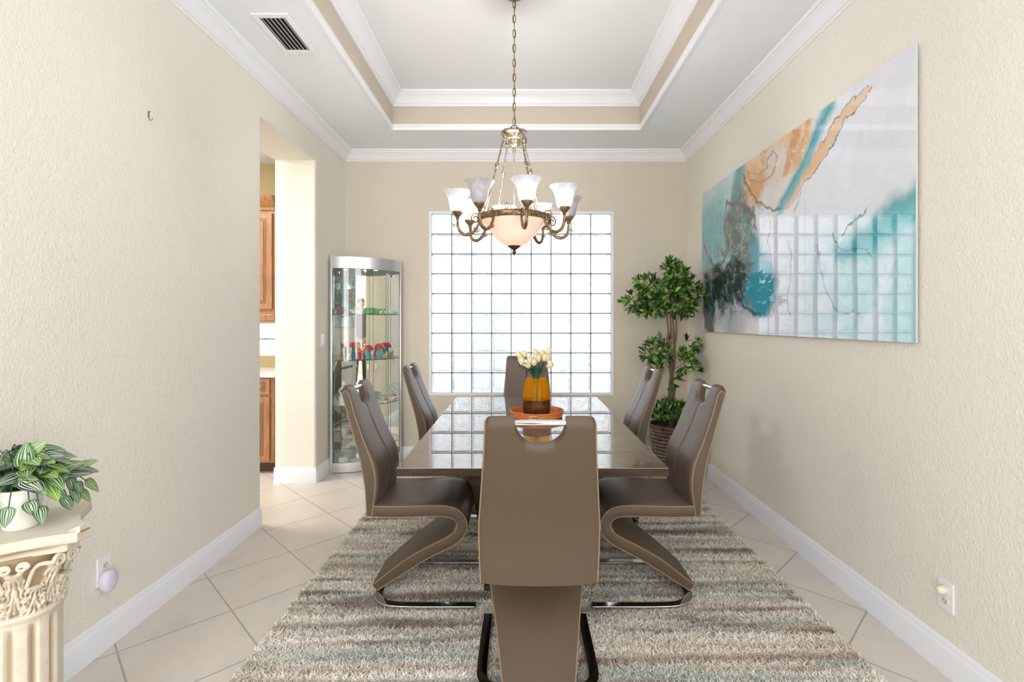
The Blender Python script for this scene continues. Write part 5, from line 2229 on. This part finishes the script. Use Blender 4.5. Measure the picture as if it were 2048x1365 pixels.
def peperomia():
    root = empty('potted_houseplant', (PX + 0.004, PY + 0.002, PT + 0.0008), 0, 'striped watermelon-leaf houseplant in a white pot on the plaster column', 'plant')
    m = MB()
    m.lathe([(0.001, 0), (0.038, 0), (0.042, 0.005), (0.050, 0.105), (0.053, 0.108), (0.053, 0.118), (0.049, 0.119), (0.047, 0.105), (0.001, 0.10)], 40, cap=False)
    m.build('pot', M['white_pot'], root)
    st = MB()
    lf = MB()
    # view-independent dome of leaves, plus trailing shoots to both sides
    right = Vector((0.7, 0.7, 0))
    spec = []
    for i in range(96):
        a = random.uniform(0, 2 * PI)
        el = random.uniform(-0.25, 1.35)
        R = random.uniform(0.050, 0.096)
        spec.append((Vector((math.cos(a) * math.cos(el) * R * 1.12, math.sin(a) * math.cos(el) * R * 1.12, 0.150 + math.sin(el) * R * 0.85)), 0.058))
    for (along, h, fwd) in ((0.10, 0.135, 0.03), (0.125, 0.125, 0.03), (0.145, 0.105, 0.02), (0.135, 0.085, 0.03), (0.155, 0.075, 0.01), (0.110, 0.07, 0.045), (0.165, 0.135, -0.01), (0.085, 0.10, 0.05), (0.175, 0.10, 0.0), (0.15, 0.15, 0.0),
                            (0.02, 0.085, 0.075), (-0.03, 0.08, 0.085), (0.045, 0.065, 0.08), (-0.10, 0.09, 0.06), (-0.14, 0.10, 0.03), (-0.12, 0.12, 0.0)):
        spec.append((right * along * 0.86 + Vector((0.7, -0.7, 0)) * fwd + Vector((0, 0, h)), 0.046))
    for c, ln in spec:
        o = Vector((c.x, c.y, 0))
        on = o.normalized() if o.length > 0.01 else Vector((1, 0, 0))
        st.tube(catmull([Vector((c.x * 0.15, c.y * 0.15, 0.10)), Vector((c.x * 0.55, c.y * 0.55, max(c.z, 0.15) + 0.012)), c], 4), 0.0016, 5)
        hi = c.z > 0.135
        d = on * random.uniform(0.5, 1.0) + Vector((random.uniform(-0.5, 0.5), random.uniform(-0.5, 0.5), random.uniform(-0.35, 0.3) if hi else random.uniform(-1.6, -0.9)))
        nrm = Vector((0, 0, 1.0)) * (0.7 if hi else 0.15) + on * 0.75 + Vector((0.25, -0.5, 0)) * 0.8
        leaf_geo(lf, c, d, nrm, ln * random.uniform(0.9, 1.2), ln * 0.40, fold=0.12, droop=0.22, uv=True, shape='heart', seg=9)
    lf.v = [(max(p[0], -0.235), p[1], p[2]) for p in lf.v]
    st.build('stems', M['stem'], root)
    lf.build('striped_leaves', M['pep'], root, angle=80, fix=False)


peperomia()


# ------------------------------------------------------------------ outlets, switch, hook
def outlet_plate(loc, rz, label):
    """local +x out of the wall, z up"""
    root = empty('wall_outlet', loc, rz, label, 'outlet')
    m = MB()
    m.box(0.0, 0.006, -0.036, 0.036, -0.058, 0.058)
    m.build('cover_plate', M['white_plastic'], root, smooth=False, bevel=0.0025)
    for zc in (0.0205, -0.0205):
        m = MB()
        rings = []
        for x in (0.0055, 0.0085):
            rings.append([(x, 0.0165 * math.cos(a), zc + max(-0.0125, min(0.0125, 0.0165 * math.sin(a)))) for a in np.linspace(0, 2 * PI, 33)[:-1]])
        m.loft(rings)
        sk = m.build('socket', M['almond'], root, angle=40)
        m = MB()
        m.box(0.008, 0.0088, -0.0075, -0.0055, zc - 0.001, zc + 0.008)
        m.box(0.008, 0.0088, 0.0055, 0.0075, zc - 0.001, zc + 0.007)
        m.lathe([(0.0024, 0), (0.0024, 0.0008)], 10, (0, 0, 0), True, Matrix.Rotation(PI / 2, 3, 'Y') @ Matrix.Identity(3))
        m.v[-20:] = [(p[0] + 0.008, p[1], p[2] + zc - 0.0075) for p in m.v[-20:]]
        m.build('slots', M['dark_plastic'], sk, smooth=False)
    m = MB()
    m.ball((0.006, 0, 0), 0.003, 6, (0.6, 1, 1))
    m.build('screw', M['white_plastic'], root)
    return root


outlet_plate((XL, 2.11, 0.335), 0, 'white duplex outlet on the left wall above the baseboard')
outlet_plate((XR, 1.965, 0.307), PI, 'white duplex outlet low on the right wall')
r = empty('plug_in_freshener', (XL + 0.009, 2.105, 0.304), 0, 'pale lavender plug-in unit with side slots in the left wall outlet', 'plug-in')
m = MB()
rings = []
for (x, s) in ((0.0, 0.9), (0.01, 1.0), (0.022, 1.0), (0.032, 0.9), (0.038, 0.6), (0.040, 0.1)):
    rings.append([(x, 0.036 * s * math.cos(a) * (1 + 0.06 * math.sin(a)), -0.012 + 0.046 * s * math.sin(a)) for a in np.linspace(0, 2 * PI, 41)[:-1]])
m.loft(rings)
m.build('housing', M['lavender'], r, angle=60)
m = MB()
for i in range(7):
    z = 0.008 - i * 0.006
    m.tube([(0.0385 - 0.010 * (y / 0.030) ** 2, y, z) for y in np.linspace(0.006, 0.024, 6)], 0.0012, 5)
m.build('vent_slots', plain('shadowed_slots', srgb(150, 148, 160), 0.6), r)
r = empty('night_light', (XR - 0.009, 1.967, 0.3275), PI, 'small cream plug-in knob in the upper socket on the right wall', 'night light')
m = MB()
m.lathe([(0.001, 0), (0.016, 0.0), (0.017, 0.008), (0.015, 0.020), (0.009, 0.028), (0.001, 0.030)], 20, (0, 0, 0), False, Matrix.Rotation(PI / 2, 3, 'Y'))
m.build('knob_body', M['almond'], r)
r = empty('light_switch', (XL, 4.445, 1.215), 0, 'white light switch plate on the left wall by the cabinet', 'switch')
m = MB()
m.box(0, 0.006, -0.036, 0.036, -0.058, 0.058)
m.build('cover_plate', M['white_plastic'], r, smooth=False, bevel=0.0025)
m = MB()
m.box(0.005, 0.010, -0.016, 0.016, -0.032, 0.032)
m.build('rocker', M['white_plastic'], r, smooth=False, bevel=0.002)
r = empty('picture_hook', (XL, 2.366, 2.357), 0, 'small empty brass picture hook high on the left wall', 'hook')
m = MB()
m.box(0.0, 0.0015, -0.005, 0.005, -0.012, 0.016)
m.build('back_plate', plain('brass', srgb(150, 130, 86), 0.4, 0.7), r, smooth=False)
m = MB()
m.tube(catmull([(0.002, 0, -0.010), (0.004, 0.001, -0.022), (0.014, 0.002, -0.024), (0.018, 0.003, -0.014)], 4), 0.002, 6)
m.build('hook_wire', bpy.data.materials['brass'], r)
m = MB()
m.tube([(0.0, 0, 0.014), (0.010, 0.0, 0.018)], 0.0018, 6)
m.build('nail', bpy.data.materials['brass'], r)


# ------------------------------------------------------------------ kitchen cabinets seen through the opening
def raised_panel(name, x0, x1, z0, z1, y, root, knob=None):
    m = MB()
    m.box(x0, x1, y - 0.02, y, z0, z1)
    d = m.build(name, M['wood'], root, smooth=False, bevel=0.003)
    fw_ = 0.055 if z1 - z0 > 0.3 else 0.035
    for (ins, dy, w) in ((fw_, 0.0215, 0.004), (fw_ + 0.014, 0.0215, 0.003)):
        m = MB()
        a, b, c, e = x0 + ins, x1 - ins, z0 + ins, z1 - ins
        m.box(a, b, y - dy, y - 0.018, c, c + w)
        m.box(a, b, y - dy, y - 0.018, e - w, e)
        m.box(a, a + w, y - dy, y - 0.018, c, e)
        m.box(b - w, b, y - dy, y - 0.018, c, e)
        m.build('panel_line', M['wood_dark'], d, smooth=False)  # dark lines framing the raised field
    i2 = fw_ + 0.024
    m = MB()
    m.box(x0 + i2, x1 - i2, y - 0.026, y - 0.018, z0 + i2, z1 - i2)
    m.build('raised_field', M['wood'], d, smooth=False, bevel=0.006)
    return d


base = empty('base_cabinet', (-2.70, 4.85, 0), 0, 'honey wood kitchen base cabinet with drawer and raised-panel door', 'cabinet')
bx0, bx1 = -0.50, 0.466
m = MB()
m.box(bx0, bx1, -0.30, 0.295, 0.10, 0.875)
m.build('cabinet_body', M['wood'], base, smooth=False)
m = MB()
m.box(bx0, bx1, -0.23, 0.295, 0.0, 0.0995)
m.build('toe_kick', M['wood_dark'], base, smooth=False)
for a, b in ((-0.47, -0.035), (-0.005, 0.430)):
    raised_panel('drawer', a, b, 0.72, 0.865, -0.301, base)
    raised_panel('door', a, b, 0.115, 0.70, -0.301, base)
m = MB()
m.box(-3.24, -2.212, 4.515, 5.148, 0.8755, 0.915)
tag(m.build('countertop', M['counter'], smooth=False, bevel=0.006), 'pale grey-white countertop on the kitchen base cabinet', 'countertop')

upc = empty('wall_cabinet', (-2.80, 4.98, 0), 0, 'honey wood kitchen wall cabinet with crown moulding above the small window', 'cabinet')
m = MB()
m.box(-0.45, 0.448, -0.17, 0.165, 1.46, 2.46)
m.build('cabinet_body', M['wood'], upc, smooth=False)
for a, b in ((-0.43, -0.01), (0.005, 0.425)):
    raised_panel('door', a, b, 1.50, 2.42, -0.171, upc)
m = MB()
rings = []
for (d, z) in ((0.0, 2.44), (0.012, 2.45), (0.014, 2.475), (0.03, 2.49), (0.05, 2.53), (0.062, 2.55), (0.066, 2.585), (0.0, 2.587)):
    rings.append([(-0.46, -0.17 - d, z), (0.449 + d * 0.0, -0.17 - d, z), (0.449, -0.165, z), (-0.46, -0.165, z)])
m.loft(rings)
m.build('crown_moulding', M['wood'], upc, angle=25)
m = MB()
m.box(-0.45, 0.448, -0.185, -0.16, 1.385, 1.455)
m.build('light_rail', M['wood'], upc, smooth=False, bevel=0.008)


# ------------------------------------------------------------------ the photographer (seen only in the cabinet mirrors)
def photographer():
    root = empty('person', (-0.02, -0.62, 0), 0, 'man in a dark polo shirt and dark trousers looking down, reflected in the cabinet mirrors', 'person')
    skin = plain('skin', srgb(196, 146, 116), 0.5)
    shirt = plain('dark_polo_cloth', srgb(52, 50, 48), 0.85)
    trousers = plain('dark_trouser_cloth', srgb(58, 54, 46), 0.85)
    hairm = plain('brown_hair', srgb(58, 42, 30), 0.7)

    def skinned(name, joints, edges, mat, lvl=2):
        me = bpy.data.meshes.new(name)
        bm = bmesh.new()
        lay = bm.verts.layers.skin.verify()
        vv = []
        for i, (co, r) in enumerate(joints):
            q = bm.verts.new(co)
            q[lay].radius = (r if isinstance(r, tuple) else (r, r))
            q[lay].use_root = (i == 0)
            vv.append(q)
        for a, b in edges:
            bm.edges.new((vv[a], vv[b]))
        bm.to_mesh(me)
        bm.free()
        me.materials.append(mat)
        o = bpy.data.objects.new(name, me)
        COL.objects.link(o)
        o.parent = root
        sk = o.modifiers.new('skin', 'SKIN')
        sk.use_smooth_shade = True
        ss2 = o.modifiers.new('subsurf', 'SUBSURF')
        ss2.levels = lvl
        ss2.render_levels = lvl
        return o
    # one continuous body: pelvis, torso, neck, arms, legs
    J = [((0, 0, 0.98), (0.15, 0.11)), ((0, 0, 1.14), (0.145, 0.10)), ((0, 0.005, 1.32), (0.165, 0.11)), ((0, 0.0, 1.47), (0.13, 0.09)), ((0, 0.02, 1.56), 0.058), ((0, 0.045, 1.63), 0.058),
         ((-0.19, 0, 1.48), 0.062), ((-0.245, -0.02, 1.20), 0.046), ((-0.25, 0.05, 0.97), 0.033), ((-0.25, 0.065, 0.93), 0.030),
         ((0.19, 0, 1.48), 0.062), ((0.24, 0.03, 1.22), 0.046), ((0.17, 0.24, 1.30), 0.033), ((0.15, 0.28, 1.31), 0.030),
         ((-0.10, 0, 0.88), 0.092), ((-0.115, 0.015, 0.50), 0.062), ((-0.12, -0.02, 0.10), 0.042), ((-0.13, 0.10, 0.045), 0.04),
         ((0.10, 0, 0.88), 0.092), ((0.115, 0.015, 0.50), 0.062), ((0.12, -0.02, 0.10), 0.042), ((0.13, 0.10, 0.045), 0.04)]
    E = [(0, 1), (1, 2), (2, 3), (3, 4), (4, 5), (3, 6), (6, 7), (7, 8), (8, 9), (3, 10), (10, 11), (11, 12), (12, 13), (0, 14), (14, 15), (15, 16), (16, 17), (0, 18), (18, 19), (19, 20), (20, 21)]
    skinned('body', J, E, skin)
    # shirt: torso with sleeves, slightly larger
    J2 = [((0, 0, 0.96), (0.165, 0.125)), ((0, 0, 1.14), (0.16, 0.115)), ((0, 0.005, 1.32), (0.18, 0.125)), ((0, 0.0, 1.47), (0.145, 0.105)), ((0, 0.015, 1.54), 0.072),
          ((-0.20, 0, 1.485), 0.078), ((-0.235, -0.01, 1.26), 0.068), ((0.20, 0, 1.485), 0.078), ((0.235, 0.015, 1.27), 0.068)]
    E2 = [(0, 1), (1, 2), (2, 3), (3, 4), (3, 5), (5, 6), (3, 7), (7, 8)]
    skinned('shirt', J2, E2, shirt)
    J3 = [((0, 0, 0.97), (0.16, 0.12)), ((-0.10, 0, 0.86), 0.108), ((-0.115, 0.01, 0.50), 0.082), ((-0.12, -0.015, 0.09), 0.065), ((0.10, 0, 0.86), 0.108), ((0.115, 0.01, 0.50), 0.082), ((0.12, -0.015, 0.09), 0.065)]
    skinned('trousers', J3, [(0, 1), (1, 2), (2, 3), (0, 4), (4, 5), (5, 6)], trousers)
    # head tipped forward: shaped by lofted rings
    hm = MB()
    tilt = Matrix.Rotation(math.radians(-24), 3, 'X')
    hc = Vector((0, 0.055, 1.745))
    def T(p):
        return hc + tilt @ Vector(p)
    prof = [(-0.125, 0.030, 0.034, 0.045), (-0.112, 0.046, 0.050, 0.038), (-0.085, 0.060, 0.066, 0.026), (-0.045, 0.068, 0.080, 0.010), (0.0, 0.074, 0.092, 0.002), (0.04, 0.076, 0.096, -0.004), (0.08, 0.068, 0.086, -0.008), (0.105, 0.048, 0.060, -0.010), (0.118, 0.016, 0.020, -0.010)]
    rings = [[T((rx * 0.94 * math.cos(a), cy_ + ry * math.sin(a), z)) for a in np.linspace(0, 2 * PI, 25)[:-1]] for z, rx, ry, cy_ in prof]
    hm.loft(rings)
    hm.loft([[T((w * math.cos(a), y + h * 0.4 * math.sin(a), z + h * math.sin(a))) for a in np.linspace(0, 2 * PI, 9)[:-1]] for (y, z, w, h) in ((0.080, 0.01, 0.008, 0.010), (0.100, -0.015, 0.011, 0.012), (0.112, -0.035, 0.014, 0.010), (0.085, -0.045, 0.012, 0.006))])
    for s in (-1, 1):
        hm.ball(T((s * 0.077, -0.01, -0.01)), 0.028, 8, (0.35, 0.6, 1.1))
    hm.build('head', skin, root, angle=80)
    m = MB()
    for s in (-1, 1):
        m.ball(T((s * 0.030, 0.083, 0.0)), 0.011, 8)
    m.build('eyes', M['porcelain'], root)
    m = MB()
    for s in (-1, 1):
        m.tube([T((s * 0.014, 0.094, 0.020)), T((s * 0.045, 0.082, 0.022))], 0.004, 6)
    m.build('eyebrows', hairm, root)
    m = MB()
    m.tube([T((-0.022, 0.090, -0.072)), T((0, 0.098, -0.070)), T((0.022, 0.090, -0.072))], 0.005, 6)
    m.build('lips', plain('lips', srgb(170, 104, 90), 0.5), root)
    m = MB()
    rings = []
    for z, g, back in ((0.0, 1.02, -0.030), (0.03, 1.06, -0.024), (0.06, 1.09, -0.016), (0.09, 1.08, -0.010), (0.115, 0.85, -0.008), (0.130, 0.35, -0.01)):
        k = np.interp(z, [p[0] for p in prof], [p[1] for p in prof])
        k2 = np.interp(z, [p[0] for p in prof], [p[2] for p in prof])
        if z > 0.1:
            k, k2 = 0.06, 0.078
        rings.append([T((k * g * math.cos(a), back + k2 * g * math.sin(a) * (0.86 if math.sin(a) > 0 and z < 0.07 else 1.0), z)) for a in np.linspace(0, 2 * PI, 25)[:-1]])
    m.loft(rings)
    m.build('hair', hairm, root, angle=80)
    # hands with five separate fingers
    for s, w, dr in ((-1, Vector((-0.25, 0.068, 0.925)), Vector((0, 0.12, -1))), (1, Vector((0.148, 0.285, 1.312)), Vector((-0.35, 1, 0.1)))):
        dr = dr.normalized()
        sd = dr.cross(Vector((1, 0, 0)) if s < 0 else Vector((0, 0, 1))).normalized()
        fl = sd.cross(dr)
        Jh = [(w, 0.026), (w + dr * 0.045, (0.034, 0.018)), (w + dr * 0.085, (0.036, 0.016))]
        Eh = [(0, 1), (1, 2)]
        palm = skinned('palm', Jh, Eh, skin, 1)
        for q, ln in ((-0.027, 0.062), (-0.009, 0.074), (0.009, 0.070), (0.026, 0.056)):
            b = w + dr * 0.088 + sd * q
            Jf = [(b - dr * 0.012, 0.009), (b + dr * ln * 0.45 + fl * 0.008, 0.0085), (b + dr * ln * 0.78 + fl * 0.022, 0.008), (b + dr * ln * 0.95 + fl * 0.036, 0.007)]
            skinned('finger', Jf, [(0, 1), (1, 2), (2, 3)], skin, 1)
        b = w + dr * 0.030 - sd * 0.026
        Jt = [(b, 0.012), (b + dr * 0.026 - sd * 0.022 + fl * 0.008, 0.010), (b + dr * 0.052 - sd * 0.028 + fl * 0.018, 0.009)]
        skinned('thumb', Jt, [(0, 1), (1, 2)], skin, 1)
    for s in (-1, 1):
        m = MB()
        rings = []
        for (y, w2, h) in ((-0.075, 0.030, 0.055), (-0.06, 0.040, 0.085), (0.0, 0.044, 0.088), (0.07, 0.048, 0.062), (0.15, 0.050, 0.045), (0.195, 0.036, 0.034), (0.205, 0.018, 0.022)):
            rings.append([(s * 0.125 + w2 * math.cos(a), y, 0.002 + h * 0.5 + h * 0.5 * math.sin(a)) for a in np.linspace(0, 2 * PI, 17)[:-1]])
        m.loft(rings)
        m.build('shoe', M['dark_plastic'], root)


photographer()
